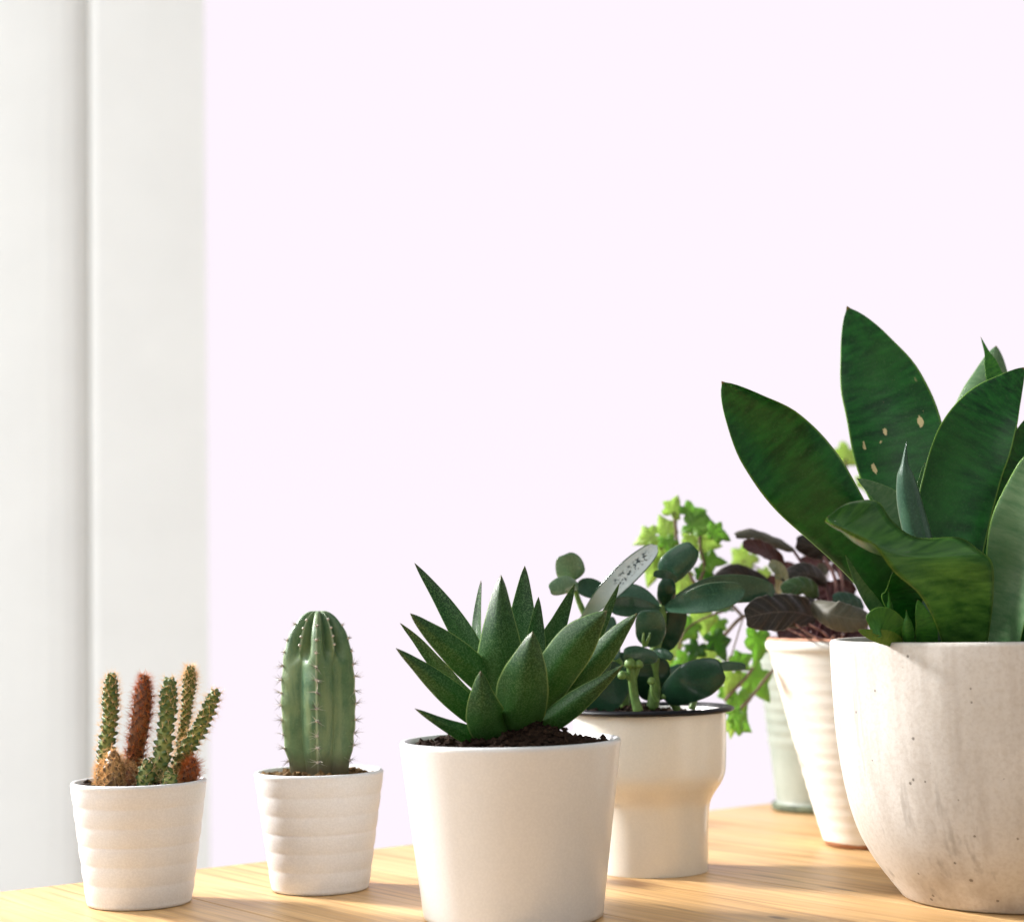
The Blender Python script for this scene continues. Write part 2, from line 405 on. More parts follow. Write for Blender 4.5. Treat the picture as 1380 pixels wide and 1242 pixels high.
def mat_cactus():
    m = NT('ribbed_cactus_skin'); c = m.coord(); n = m.noise(c, 55, 5); g = m.noise(c, 800, 3, .7)
    at_ = m.add('Attribute'); at_.attribute_name = 'rib'
    hz = m.add('Attribute'); hz.attribute_name = 'low'
    col = m.mix(m.ramp(n, [(.3, 0), (.7, 1)]), (.030, .095, .040), (.125, .200, .080))
    col = m.mix(m.math('MULTIPLY', m.ramp(g, [(.5, 0), (.66, 1)]), .3), col, (.15, .24, .11))
    lo = m.noise(m.coord(scale=(120, 120, 22)), 1, 4, .6)
    col = m.mix(m.math('MULTIPLY', m.ramp(lo, [(.48, 0), (.66, 1)]), .6), col, (.20, .26, .11))
    col = m.mix(m.math('MULTIPLY', m.ramp(at_.outputs['Fac'], [(.72, 0), (.95, 1)]), .8), col, (.34, .42, .25))
    col = m.mix(m.ramp(m.math('ADD', hz.outputs['Fac'], m.math('MULTIPLY', n, .12)), [(.11, .85), (.22, 0)]), col, (.085, .06, .03))
    m.bump(g, .3, .0005); return m.finish(col, .48)
M['cactus'] = mat_cactus()
def mat_tub(name, a, b, tip):
    m = NT(name); c = m.coord(); n = m.noise(c, 200, 4); at_ = m.add('Attribute'); at_.attribute_name = 'tip'
    col = m.mix(m.ramp(n, [(.3, 0), (.7, 1)]), a, b)
    col = m.mix(at_.outputs['Fac'], col, tip)
    return m.finish(col, .5)
M['tub'] = mat_tub('green_tubercles', (.14, .19, .04), (.30, .32, .09), (.014, .070, .012))  # pale yellow-green core colour stands in for backlight between the dark tubercles
M['tub_brown'] = mat_tub('withered_brown_tubercles', (.10, .03, .010), (.26, .10, .03), (.055, .02, .009))
M['tub_tan'] = mat_tub('tan_tubercles', (.16, .08, .025), (.40, .24, .08), (.07, .035, .012))
m = NT('golden_spine'); M['spine'] = m.finish((.80, .60, .36), .5, trans=.55, tcol=(.95, .72, .42))
m = NT('rust_spine'); M['spine_rust'] = m.finish((.42, .17, .05), .5, trans=.5, tcol=(.85, .38, .12))
m = NT('pale_spine'); M['spine_pale'] = m.finish((.55, .50, .42), .5)
m = NT('grey_spine'); M['spine_dark'] = m.finish((.10, .075, .06), .5)
m = NT('white_wool'); M['wool'] = m.finish((.80, .77, .70), .9)

E = Vector((.798, .603, 0)).normalized(); G = Vector((E.y, -E.x, 0))
def mat_pine():
    m = NT('oiled_pine'); tc = m.add('TexCoord'); oi = m.add('ObjectInfo')
    vm = m.add('VectorMath', operation='ADD'); m.link(tc.outputs['Object'], vm.inputs[0])
    cmb = m.add('CombineXYZ'); m.link(m.math('MULTIPLY', oi.outputs['Random'], 7.0), cmb.inputs[0]); m.link(m.math('MULTIPLY', oi.outputs['Random'], 3.1), cmb.inputs[2])
    m.link(cmb.outputs[0], vm.inputs[1])
    def mp(sc):
        p = m.add('Mapping'); p.inputs['Scale'].default_value = sc; m.link(vm.outputs[0], p.inputs[0]); return p.outputs[0]
    warp = m.noise(mp((2.2, 14, 14)), 1, 3, .5)
    sp = m.add('SeparateXYZ'); m.link(vm.outputs[0], sp.inputs[0])
    ring = m.math('SINE', m.math('ADD', m.math('MULTIPLY', sp.outputs[1], 540.0), m.math('MULTIPLY', warp, 60.0)))
    ring = m.math('MULTIPLY_ADD', ring, .5, .5)
    grain = m.ramp(m.noise(mp((2.6, 210, 210)), 1, 5, .62), [(.34, 1), (.50, .25), (.62, 0)])
    ring = m.math('ADD', m.math('MULTIPLY', ring, .34), m.math('MULTIPLY', grain, .66))
    fib = m.noise(mp((9, 520, 520)), 1, 4, .65)
    blot = m.noise(mp((3, 26, 26)), 1, 3)
    col = m.mix(m.ramp(ring, [(.25, 0), (.95, 1)]), (.66, .415, .17), (.30, .14, .038))
    col = m.mix(m.math('MULTIPLY', m.ramp(fib, [(.42, 1), (.60, 0)]), .62), col, (.38, .195, .07))
    col = m.mix(m.math('MULTIPLY', m.ramp(blot, [(.4, 0), (.75, 1)]), .45), col, (.72, .50, .27))
    # dark resin streaks and knots
    st = m.noise(mp((7, 130, 130)), 1, 2, .5)
    col = m.mix(m.math('MULTIPLY', m.ramp(st, [(.64, 0), (.74, 1)]), .6), col, (.23, .115, .04))
    vo = m.add('TexVoronoi'); m.val(vo, 'Scale', 1.0); m.link(mp((4.5, 9, .01)), vo.inputs['Vector'])
    kn = m.math('ADD', vo.outputs['Distance'], m.math('MULTIPLY', m.noise(mp((60, 90, 90)), 1, 2), .05))
    col = m.mix(m.ramp(kn, [(.085, .85), (.12, .45), (.19, 0)]), col, (.13, .06, .025))
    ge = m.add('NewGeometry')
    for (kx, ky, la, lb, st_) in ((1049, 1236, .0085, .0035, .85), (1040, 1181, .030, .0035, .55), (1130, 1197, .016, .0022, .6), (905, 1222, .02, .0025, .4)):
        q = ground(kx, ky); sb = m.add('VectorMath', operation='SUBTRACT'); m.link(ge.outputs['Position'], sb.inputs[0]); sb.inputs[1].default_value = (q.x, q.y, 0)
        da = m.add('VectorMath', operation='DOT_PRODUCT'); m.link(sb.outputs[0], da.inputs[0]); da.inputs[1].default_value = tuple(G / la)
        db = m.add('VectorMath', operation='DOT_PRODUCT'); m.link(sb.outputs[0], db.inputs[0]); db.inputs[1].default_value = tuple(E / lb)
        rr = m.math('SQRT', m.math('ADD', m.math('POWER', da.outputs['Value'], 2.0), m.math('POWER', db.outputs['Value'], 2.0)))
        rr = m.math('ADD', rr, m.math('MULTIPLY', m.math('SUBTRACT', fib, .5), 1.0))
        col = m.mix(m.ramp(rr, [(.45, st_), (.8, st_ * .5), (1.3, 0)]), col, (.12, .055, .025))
    m.bump(fib, .25, .0006)
    return m.finish(col, m.ramp(fib, [(.3, .34), (.7, .5)]))
M['pine'] = mat_pine()

# ------------------------------------------------------------------ setting
def box_verts(o, ax, ay, az): return [o + ax * i + ay * j + az * k for k in (0, 1) for j in (0, 1) for i in (0, 1)]
BOXF = [(0, 2, 3, 1), (4, 5, 7, 6), (0, 1, 5, 4), (2, 6, 7, 3), (0, 4, 6, 2), (1, 3, 7, 5)]
FLOOR = -0.74
def struct(name, V, Fc, mat, bevel=0):
    o = new(name, V, Fc, mat, None, False, kind='structure')
    if bevel:
        b = o.modifiers.new('bevel', 'BEVEL'); b.width = bevel; b.segments = 6; b.limit_method = 'ANGLE'
    return o
def sheet(x0, y0, x1, y1, z): return [Vector((x0, y0, z)), Vector((x1, y0, z)), Vector((x1, y1, z)), Vector((x0, y1, z))]
struct('floor', sheet(-4, -3, 4, 3.6, FLOOR), [(0, 1, 2, 3)], M['floor'])
# plastered wall beside the window, with its inside corner and the rounded pier next to the bright glass
def xat(px, d): return (px - 690) / F * d
Zv = Vector((0, 0, 1))
def curved_wall(name, plan, mat, z0, z1, back):
    n = len(plan); V = []
    for x, y in plan: V += [Vector((x, y, z0)), Vector((x, y, z1)), Vector((x + back[0], y + back[1], z0)), Vector((x + back[0], y + back[1], z1))]
    Fc = []
    for i in range(n - 1):
        a, b = 4 * i, 4 * i + 4
        Fc += [(a, b, b + 1, a + 1), (a + 2, a + 3, b + 3, b + 2), (a + 1, b + 1, b + 3, a + 3), (a, a + 2, b + 2, b)]
    Fc += [(0, 1, 3, 2), (4 * n - 4, 4 * n - 2, 4 * n - 1, 4 * n - 3)]
    o = new(name, V, Fc, mat, None, False, kind='structure')
    return o
cx, cy = xat(117, 2.465), 2.465
curved_wall('wall_left', [(cx - 2.6, 2.43), (cx - .5, 2.43), (cx - .10, 2.431), (cx - .07, 2.4325), (cx - .045, 2.435), (cx - .026, 2.439), (cx - .012, 2.445), (cx - .004, 2.454), (cx, cy)], M['wall'], FLOOR, 2.6, (0, .5))
bx0 = cx + .002
curved_wall('wall_pier', [(bx0, cy), (bx0 + .004, 2.458), (bx0 + .015, 2.454), (bx0 + .08, 2.459), (bx0 + .157, 2.466)], M['wall'], FLOOR, 2.6, (-.15, .4))
wx0 = -0.75
wn = new('window', box_verts(Vector((wx0, 3.1, FLOOR)), Vector((5.0, 0, 0)), Vector((0, .02, 0)), Vector((0, 0, 3.6))), BOXF, M['window'], None, False, kind='structure')

# ------------------------------------------------------------------ table
T0 = Vector((-.293, 1.061, 0))
tb = thing('wooden_table', 'oiled pine plank table carrying all the potted plants', 'table', (T0.x + .5 * E.x + .6 * G.x, T0.y + .5 * E.y + .6 * G.y, FLOOR))
s0, s1, L, PW, TH = -0.32, 1.24, 1.30, 0.13, 0.03
npl = int(round((s1 - s0) / PW))
ang = math.atan2(G.y, G.x)
def plank_mesh(L, W, H):
    bm = bmesh.new(); bmesh.ops.create_cube(bm, size=1)
    for v in bm.verts: v.co = Vector((v.co.x * L, v.co.y * W, v.co.z * H))
    bmesh.ops.bevel(bm, geom=bm.edges[:], offset=.0007, segments=2, profile=.5, affect='EDGES')
    me = bpy.data.meshes.new('plank'); bm.to_mesh(me); bm.free(); me.materials.append(M['pine']); return me
pm = plank_mesh(L, PW - .0002, TH)
for i in range(npl):
    o = bpy.data.objects.new('plank', pm); C.objects.link(o)
    cpos = T0 + E * (s0 + PW * (i + .5)) + G * (L / 2)
    o.parent = tb; o.location = Vector((cpos.x, cpos.y, -TH / 2)) - tb.location; o.rotation_euler = (0, 0, ang)
lm = plank_mesh(.055, .055, -FLOOR - TH)
for a in (s0 + .1, s1 - .1):
    for b in (.1, L - .1):
        o = bpy.data.objects.new('leg', lm); C.objects.link(o)
        p = T0 + E * a + G * b
        o.parent = tb; o.location = Vector((p.x, p.y, (FLOOR - TH) / 2)) - tb.location; o.rotation_euler = (0, 0, ang)
am = plank_mesh(.022, s1 - s0 - .26, .07); am2 = plank_mesh(L - .26, .022, .07)
for a, b, me in (((s0 + s1) / 2, .1, am), ((s0 + s1) / 2, L - .1, am), (s0 + .1, L / 2, am2), (s1 - .1, L / 2, am2)):
    o = bpy.data.objects.new('apron', me); C.objects.link(o)
    p = T0 + E * a + G * b
    o.parent = tb; o.location = Vector((p.x, p.y, -TH - .035)) - tb.location; o.rotation_euler = (0, 0, ang)

# ------------------------------------------------------------------ soil
def soil(parent, c, r, z, mat, mounds=(), amp=.0025, crumbs=260, csize=.0016, seed=0, name='soil'):
    rnd = random.Random(seed)
    def hgt(x, y):
        h = z + amp * noise.noise(Vector((x * 90, y * 90, seed))) + amp * .6 * noise.noise(Vector((x * 260, y * 260, seed + 3)))
        for mx, my, mr, mh in mounds:
            d = math.hypot(x - mx, y - my) / mr
            if d < 1: h += mh * (math.cos(d * math.pi) * .5 + .5)
        return h
    V, Fc = [Vector((c.x, c.y, hgt(0, 0)))], []
    rings, seg = 22, 64
    for i in range(1, rings + 1):
        for k in range(seg):
            a = 2 * math.pi * k / seg; x = r * i / rings * math.cos(a); y = r * i / rings * math.sin(a)
            V.append(Vector((c.x + x, c.y + y, hgt(x, y))))
    for k in range(seg): Fc.append((0, 1 + k, 1 + (k + 1) % seg))
    for i in range(rings - 1):
        for k in range(seg):
            a = 1 + i * seg + k; b = 1 + i * seg + (k + 1) % seg
            Fc.append((a, a + seg, b + seg, b))
    s = new(name, V, Fc, mat, parent)
    V, Fc = [], []
    for _ in range(crumbs):
        rr = r * math.sqrt(rnd.random()) * .97; a = rnd.random() * 6.283
        x, y = rr * math.cos(a), rr * math.sin(a); q = csize * (.5 + rnd.random() ** 2 * 1.3)
        o = Vector((c.x + x, c.y + y, hgt(x, y) + q * .25)); b = len(V)
        rot = Matrix.Rotation(rnd.random() * 6, 3, 'Z') @ Matrix.Rotation(rnd.random() * 6, 3, 'X')
        for d in ((1, 0, 0), (-1, 0, 0), (0, .8, 0), (0, -.8, 0), (0, 0, .7), (0, 0, -.7)):
            V.append(o + rot @ (Vector(d) * q * (.7 + .6 * rnd.random())))
        for f in ((0, 2, 4), (2, 1, 4), (1, 3, 4), (3, 0, 4), (2, 0, 5), (1, 2, 5), (3, 1, 5), (0, 3, 5)): Fc.append(tuple(b + i for i in f))
    new('soil_crumbs', V, Fc, mat, s, False, kind='stuff')
    return hgt

def spines_geo(V, Fc, root, dirs, length, wd):
    for d in dirs:
        s = d.orthogonal().normalized() * wd; u = d.cross(s).normalized() * wd
        b = len(V); V += [root + s, root - s * .5 + u * .87, root - s * .5 - u * .87, root + d * length]
        Fc += [(b, b + 1, b + 3), (b + 1, b + 2, b + 3), (b + 2, b, b + 3)]

# ------------------------------------------------------------------ ribbed pots with the two cacti
def ribbed_pot(parent, c, rt, rb, h, seed):
    pr = [(rb * .93, 0), (rb * .985, .0006), (rb, .0022)]
    n = 80; bands = 6.0
    for i in range(1, n + 1):
        t = i / n; r = rb + (rt - rb) * (t ** .95)
        ph = (t * bands) % 1.0
        r += .00050 * (math.sin(ph * math.pi) ** .55 - .6) * (1 if t < .95 else max(0, (1 - t) / .05))
        pr.append((r, .0022 + (h - .0046) * t))
    pr += [(rt + .0002, h - .0012), (rt - .0006, h - .0002), (rt - .0014, h), (rt - .0024, h - .0008), (rt - .003, h - .003), (rt - .0045, h * .5), (.002, h * .45)]
    return lathe('pot', pr, c, M['ribbed'], parent, 110, .006, seed)

# --- cactus cluster
Z1 = (100, 870, 6.21)
g1 = ground(188, 1216); g1.z = 0; d1 = g1.y
k1 = d1 / F
p1 = thing('potted_cactus_cluster', 'small ribbed white pot of slender spiny cactus stems, one withered brown', 'potted plant', g1)
H1 = .0655
ribbed_pot(p1, g1, 89 * k1, 69 * k1, H1, 1)
soil(p1, g1, 89 * k1 - .004, H1 - .0035, M['soil'], ((-.002, 0, .03, .003),), crumbs=200, seed=1)

def cactus_stem(pts, rad, mat, smat, density, slen, seed, tubh=.62, nsp=9, dots=0, label=None, spw=.00012):
    rnd = random.Random(seed)
    W = [zpt(Z1, x, y, d) for x, y, d in pts]
    rr = [r * 1.06 / Z1[2] * k1 for r in rad]
    V, Fc, U = tube_geo(W, [r * .70 for r in rr], 14, 30)
    tip = [0.0] * len(V)
    q = [tuple(p) + (r,) for p, r in zip(W, rr)]
    # rounded end
    sV, sF = [], []
    length = sum((W[i + 1] - W[i]).length for i in range(len(W) - 1)); rmean = sum(rr) / len(rr)
    step = rmean * .82
    n = int(length / step * (2 * math.pi * rmean / step) * density)
    wool = []
    for i in range(n):
        t = (i + .5) / n; ang = i * 2.39996 + rnd.uniform(-.1, .1)
        c = cat_rom(q, t); a = Vector(cat_rom(q, max(t - .02, 0))[:3]); b = Vector(cat_rom(q, min(t + .02, 1))[:3]); T = (b - a).normalized()
        s = T.cross(Vector((0, -1, .2))).normalized(); u = s.cross(T).normalized()
        d = (s * math.cos(ang) + u * math.sin(ang)); r = c[3]
        if t > .93: d = (d + T * (t - .93) * 14).normalized()
        d2 = (d + T * .35).normalized(); base = Vector(c[:3]) + d * r * .56
        hgt = r * tubh * rnd.uniform(.8, 1.2); bw = step * .50
        e1 = d2.orthogonal().normalized(); e2 = d2.cross(e1)
        o = len(V)
        for k in range(6): V.append(base + (e1 * math.cos(k * 1.0472) + e2 * math.sin(k * 1.0472)) * bw); tip.append(.35)
        for k in range(6): V.append(base + d2 * hgt * .7 + (e1 * math.cos(k * 1.0472) + e2 * math.sin(k * 1.0472)) * bw * .55); tip.append(.85)
        V.append(base + d2 * hgt); tip.append(1.0)
        for k in range(6):
            j = (k + 1) % 6
            Fc.append((o + k, o + j, o + 6 + j, o + 6 + k)); Fc.append((o + 6 + k, o + 6 + j, o + 12))
        root = base + d2 * hgt * .95
        dirs = []
        for _ in range(nsp):
            v = Vector((rnd.gauss(0, 1), rnd.gauss(0, 1), rnd.gauss(0, 1))).normalized()
            dirs.append((d2 * .75 + v * .9).normalized())
        for dv in dirs: spines_geo(sV, sF, root, [dv], slen * rnd.uniform(.5, 1.7), spw * .8)
        if dots and rnd.random() < dots: wool.append((root, d2))
    o = new('stem', V, Fc, mat, p1, True, label=label)
    at_ = o.data.attributes.new('tip', 'FLOAT', 'POINT'); at_.data.foreach_set('value', tip)
    new('spines', sV, sF, smat, o, False, kind='stuff')
    if wool:
        V, Fc = [], []
        for c, d in wool:
            bm = bmesh.new(); bmesh.ops.create_icosphere(bm, subdivisions=1, radius=.00042)
            b = len(V); V += [c + v.co for v in bm.verts]; Fc += [tuple(b + v.index for v in f.verts) for f in bm.faces]; bm.free()
        new('wool_tufts', V, Fc, M['wool'], o, True, kind='stuff')
D = d1
cactus_stem([(255, 1120, D), (262, 900, D), (300, 620, D), (305, 420, D), (310, 262, D)], [60, 66, 62, 64, 44], M['tub'], M['spine'], .95, .0030, 1)
cactus_stem([(480, 1120, D + .006), (510, 900, D + .004), (555, 640, D), (580, 420, D), (585, 270, D)], [92, 96, 100, 88, 36], M['tub_brown'], M['spine_rust'], 1.3, .0036, 2, .2, 20, .05, label='withered rust-brown stem', spw=.00016)
cactus_stem([(690, 1140, D - .006), (740, 900, D - .006), (775, 620, D - .005), (792, 440, D - .004), (797, 300, D - .004)], [86, 76, 66, 70, 46], M['tub'], M['spine'], .9, .0028, 3)
cactus_stem([(870, 1080, D + .010), (900, 800, D + .010), (938, 560, D + .010), (962, 330, D + .010), (974, 195, D + .010)], [48, 44, 44, 54, 36], M['tub'], M['spine'], .95, .0034, 4)
cactus_stem([(850, 1120, D + .003), (905, 930, D + .003), (1010, 760, D), (1110, 570, D - .002), (1178, 400, D - .004)], [66, 66, 66, 60, 46], M['tub'], M['spine'], .9, .0028, 5)
cactus_stem([(330, 1180, D - .014), (335, 1080, D - .014), (330, 985, D - .015), (325, 900, D - .015)], [95, 112, 100, 40], M['tub_tan'], M['spine'], 1.5, .0036, 6, .22, 18, label='tan offset thick with rusty spines', spw=.00015)
cactus_stem([(228, 1170, D - .006), (225, 1080, D - .006), (222, 990, D - .006)], [50, 55, 28], M['tub_tan'], M['spine'], 1.2, .0032, 7, .25, 16)
cactus_stem([(950, 1160, D - .004), (970, 1060, D - .004), (995, 960, D - .004)], [70, 74, 34], M['tub_brown'], M['spine_rust'], 1.6, .0046, 8, .22, 20, label='small rusty brown offset', spw=.00015)
cactus_stem([(590, 1170, D - .016), (600, 1070, D - .016), (615, 960, D - .016)], [75, 85, 36], M['tub'], M['spine'], 1.0, .0028, 9, .4, 6)
cactus_stem([(470, 1180, D - .012), (450, 1080, D - .012), (440, 1000, D - .010)], [70, 72, 30], M['tub_brown'], M['spine'], 1.3, .0032, 10, .22, 16)
cactus_stem([(800, 1190, D - .02), (800, 1110, D - .02), (795, 1040, D - .02)], [70, 70, 30], M['tub'], M['spine'], 1.0, .0026, 11, .4, 6)

# --- single ribbed cactus
Z2 = (360, 805, 4.871)
g2 = ground(432, 1197); g2.z = 0; k2 = g2.y / F
p2 = thing('potted_column_cactus', 'small ribbed white pot holding one stout ribbed green cactus column', 'potted plant', g2)
ribbed_pot(p2, g2, 85.5 * k2, 64.5 * k2, .0655, 5)
soil(p2, g2, 85.5 * k2 - .004, .0655 - .0035, M['bark'], ((0, 0, .026, .003),), crumbs=190, csize=.0027, seed=2)
def column_cactus():
    h0 = .0625; axis = g2 + Vector((0, 0, h0)); axis.x = zpt(Z2, 347, 1100, g2.y).x
    ztop = zpt(Z2, 345, 78, g2.y).z; Hc = ztop - h0
    kk = k2 / Z2[2]
    prof = [(0, 188), (.06, 196), (.16, 222), (.32, 241), (.47, 246), (.62, 238), (.75, 222), (.86, 186), (.94, 132), (.985, 70), (1, 12)]
    NZ, NA = 90, 180; V, Fc, rib, low = [], [], [], []
    base_a = -math.pi / 2 + R(2)
    def tri(x, per):                    # 0 at rib, 1 at valley
        x = abs(((x + per / 2) % per) - per / 2); return x / (per / 2)
    def ss(a, b, x): x = min(max((x - a) / (b - a), 0), 1); return x * x * (3 - 2 * x)
    def rad(t, th):
        Rr = lerp_list(prof, t) * kk * 1.03
        a = tri(th, R(72)); lower = 1 - .29 * (a ** 1.05)
        b = tri(th, R(36)); upper = (1 - .13 * a) * (1 - .46 * (b ** .75))
        m = ss(.66, .79, t) * ss(R(26), R(9), abs(abs(((th + math.pi) % (2 * math.pi)) - math.pi) - R(36)) - R(4))
        f = lower * (1 - m) + upper * m
        rb = max(1 - a * 4, (1 - b * 2.2) * m * 1.1, (1 - abs(1 - a) * 9) * .80 * (1 - m))
        wav = 1 + .012 * math.sin(t * 46) * (1 - a)
        return Rr * f * wav, max(rb, 0)
    for i in range(NZ + 1):
        t = 1 - (1 - i / NZ) ** 1.25
        dip = -.0022 * ss(.2, 0, lerp_list(prof, t) / 246)
        for k in range(NA):
            th = 2 * math.pi * k / NA; r, rb = rad(t, th)
            V.append(axis + Vector((r * math.cos(th + base_a), r * math.sin(th + base_a), Hc * t + dip))); rib.append(rb); low.append(t)
    for i in range(NZ):
        for k in range(NA):
            a = i * NA + k; b = i * NA + (k + 1) % NA; Fc.append((a, b, b + NA, a + NA))
    Fc.append(tuple(range(NZ * NA, NZ * NA + NA)))
    o = new('stem', V, Fc, M['cactus'], p2)
    for nm, dat in (('rib', rib), ('low', low)):
        x = o.data.attributes.new(nm, 'FLOAT', 'POINT'); x.data.foreach_set('value', dat)
    rnd = random.Random(3); sV, sF, aV, aF = [], [], [], []; dV, dF = [], []
    bm = bmesh.new(); bmesh.ops.create_icosphere(bm, subdivisions=1, radius=.00088)
    ico = [v.co.copy() for v in bm.verts]; icf = [tuple(v.index for v in f.verts) for f in bm.faces]; bm.free()
    def areole(t, th, ln, n):
        r, _ = rad(t, th); c = axis + Vector((r * math.cos(th + base_a), r * math.sin(th + base_a), Hc * t)); d = Vector((math.cos(th + base_a), math.sin(th + base_a), .15)).normalized()
        b = len(aV); aV.extend([c + v for v in ico]); aF.extend([tuple(b + i for i in f) for f in icf])
        dirs = [(d * .55 + Vector((rnd.gauss(0, 1), rnd.gauss(0, 1), rnd.gauss(0, .7))).normalized()).normalized() for _ in range(n)]
        spines_geo(sV, sF, c, dirs[: n // 2], ln, .00016); spines_geo(dV, dF, c, dirs[n // 2:], ln * .8, .00019)
    for q in range(5):
        for j in range(11): areole(.10 + j * .081 + rnd.uniform(-.01, .01), R(72 * q), .0062 * (1 if j < 8 else .45), 15)
    for q in (-1, 1, 3, 5, 7):
        for j in range(4): areole(.79 + j * .05, R(36 * q), .0015, 5)
    new('areoles', aV, aF, M['spine_pale'], o, True, kind='stuff'); new('spines', sV, sF, M['spine_pale'], o, False, kind='stuff'); new('dark_spines', dV, dF, M['spine_dark'], o, False, kind='stuff')
column_cactus()

# ------------------------------------------------------------------ speckled aloe-like succulent in the smooth white pot
Z3 = (520, 740, 4.059)
g3 = ground(692, 1234); g3.z = 0; k3 = g3.y / F; D = g3.y
p3 = thing('potted_pointed_succulent', 'smooth glossy white pot with a rosette of pointed speckled dark green leaves', 'potted plant', g3)
r3t, r3b, H3 = 147.5 * k3, 120 * k3, .0885
pr = [(r3b * .95, 0), (r3b * .99, .0008), (r3b, .003)] + [(r3b + (r3t - r3b) * i / 20, .003 + (H3 - .006) * i / 20) for i in range(1, 21)] + \
     [(r3t + .0001, H3 - .0015), (r3t - .0006, H3 - .0003), (r3t - .0018, H3), (r3t - .0030, H3 - .0006), (r3t - .0036, H3 - .003), (r3t - .007, H3 * .4), (.002, H3 * .35)]
lathe('pot', pr, g3, M['glazed'], p3, 128, .002, 3)
soil(p3, g3, r3t - .0045, H3 - .0035, M['soil'], ((.014, -.012, .034, .010), (-.01, -.01, .04, .004)), amp=.003, crumbs=1100, csize=.0017, seed=4)
b = D
ALOE = [  # base..tip, depths, half width, roll, cup
 ([(640, 900, b), (470, 560, b + .012), (320, 310, b + .022), (157, 75, b + .03)], 66, 18, .30),
 ([(690, 900, b), (570, 745, b - .006), (390, 575, b - .014), (240, 445, b - .018), (133, 350, b - .02)], 82, 0, -.15),
 ([(650, 930, b + .004), (450, 800, b + .004), (300, 640, b + .004), (180, 500, b + .004), (78, 403, b + .004)], 52, -35, .35),
 ([(690, 980, b), (500, 905, b - .010), (340, 775, b - .018), (190, 650, b - .022), (55, 540, b - .024)], 72, 0, -.25),
 ([(640, 1060, b - .006), (480, 1020, b - .018), (340, 965, b - .026), (158, 870, b - .032)], 50, 10, -.25),
 ([(640, 1040, b - .012), (560, 960, b - .026), (530, 830, b - .036), (517, 665, b - .040)], 108, 0, -.35),
 ([(720, 1010, b - .006), (735, 860, b - .024), (770, 650, b - .036), (803, 450, b - .040)], 146, 0, -.35),
 ([(650, 900, b), (630, 700, b - .008), (622, 420, b - .010), (630, 140, b - .004)], 128, 0, -.28),
 ([(560, 900, b + .012), (505, 620, b + .02), (505, 380, b + .028), (520, 170, b + .032)], 48, -50, .3),
 ([(760, 900, b + .006), (748, 560, b + .016), (750, 320, b + .026), (760, 90, b + .034)], 82, 0, .25),
 ([(790, 900, b + .002), (800, 640, b + .004), (818, 450, b + .008), (835, 260, b + .014)], 66, 20, .35),
 ([(800, 900, b + .004), (870, 560, b + .012), (950, 380, b + .02), (1033, 190, b + .024)], 66, 25, .35),
 ([(790, 960, b), (880, 740, b - .012), (1030, 530, b - .022), (1120, 420, b - .026), (1210, 335, b - .028)], 118, 0, -.28),
 ([(880, 880, b + .006), (1030, 640, b + .01), (1170, 410, b + .014), (1278, 185, b + .018)], 58, 35, .3),
 ([(830, 960, b), (1000, 770, b - .004), (1180, 570, b - .008), (1290, 440, b - .010), (1375, 350, b - .012)], 72, 0, -.3),
 ([(820, 1000, b - .004), (960, 895, b - .014), (1120, 775, b - .022), (1297, 633, b - .028)], 68, 0, -.25),
 ([(700, 900, b + .01), (690, 640, b + .02), (660, 460, b + .03), (640, 330, b + .04)], 60, 0, .3),
 ([(880, 930, b + .01), (1020, 800, b + .03), (1150, 700, b + .05), (1240, 610, b + .065)], 50, 0, .3),
]
for i, (pts, hw, ro, cup) in enumerate(ALOE):
    blade('leaf', pts, hw, M['aloe'], p3, 'aloe', Z3, ro, cup, .34, keel=True, seed=i, N=28, M=6)

# ------------------------------------------------------------------ jade plant in the enamel mug
Z4 = (730, 650, 3.7636)
g4 = ground(880, 1172); g4.z = 0; k4 = g4.y / F; D = g4.y
p4 = thing('potted_jade_plant', 'cream enamel mug with black rim planted with a thick-leaved jade plant', 'potted plant', g4)
H4 = at(880, 955, D).z
pr = spline_prof([(70, 0), (72.5, .6), (73.5, 3), (74, 30), (75, 62), (77, 82), (80, 92), (86, 102), (93, 112), (98.5, 124), (100.5, 140), (101.5, 170), (102, 205)], 90)
zs = (H4 - .0012) / 205
pr = [(r * k4, z * zs) for r, z in pr] + [(100 * k4, H4 - .0015), (98 * k4, H4 - .012), (95 * k4, H4 - .03), (.002, H4 - .032)]
pot4 = lathe('pot', pr, g4, M['enamel'], p4, 128, .0015, 9)
lip = []
for i in range(13):
    a = 2 * math.pi * i / 12; lip.append((107 * k4 + 6.5 * k4 * math.cos(a) , H4 + 3.6 * k4 * math.sin(a)))
V, Fc = [], []; seg = 128
for r, z in lip[:-1]:
    for k in range(seg):
        a = 2 * math.pi * k / seg; V.append(g4 + Vector((r * math.cos(a), r * math.sin(a), z)))
for i in range(12):
    for k in range(seg):
        a0 = i * seg + k; a1 = i * seg + (k + 1) % seg; b0 = ((i + 1) % 12) * seg + k; b1 = ((i + 1) % 12) * seg + (k + 1) % seg
        Fc.append((a0, a1, b1, b0))
new('rim', V, Fc, M['black'], pot4, label='thin black enamel rim')
lathe('lining', [(102 * k4, H4 - .0004), (99.5 * k4, H4 - .0012), (96.5 * k4, H4 - .0125), (92 * k4, H4 - .014)], g4, M['enamel_in'], pot4, 96, caps=False)
soil(p4, g4, 95.5 * k4, H4 - .0048, M['soil'], ((-.022, .004, .05, .0065), (.01, .01, .02, .002)), crumbs=420, csize=.0018, seed=8)
b = D
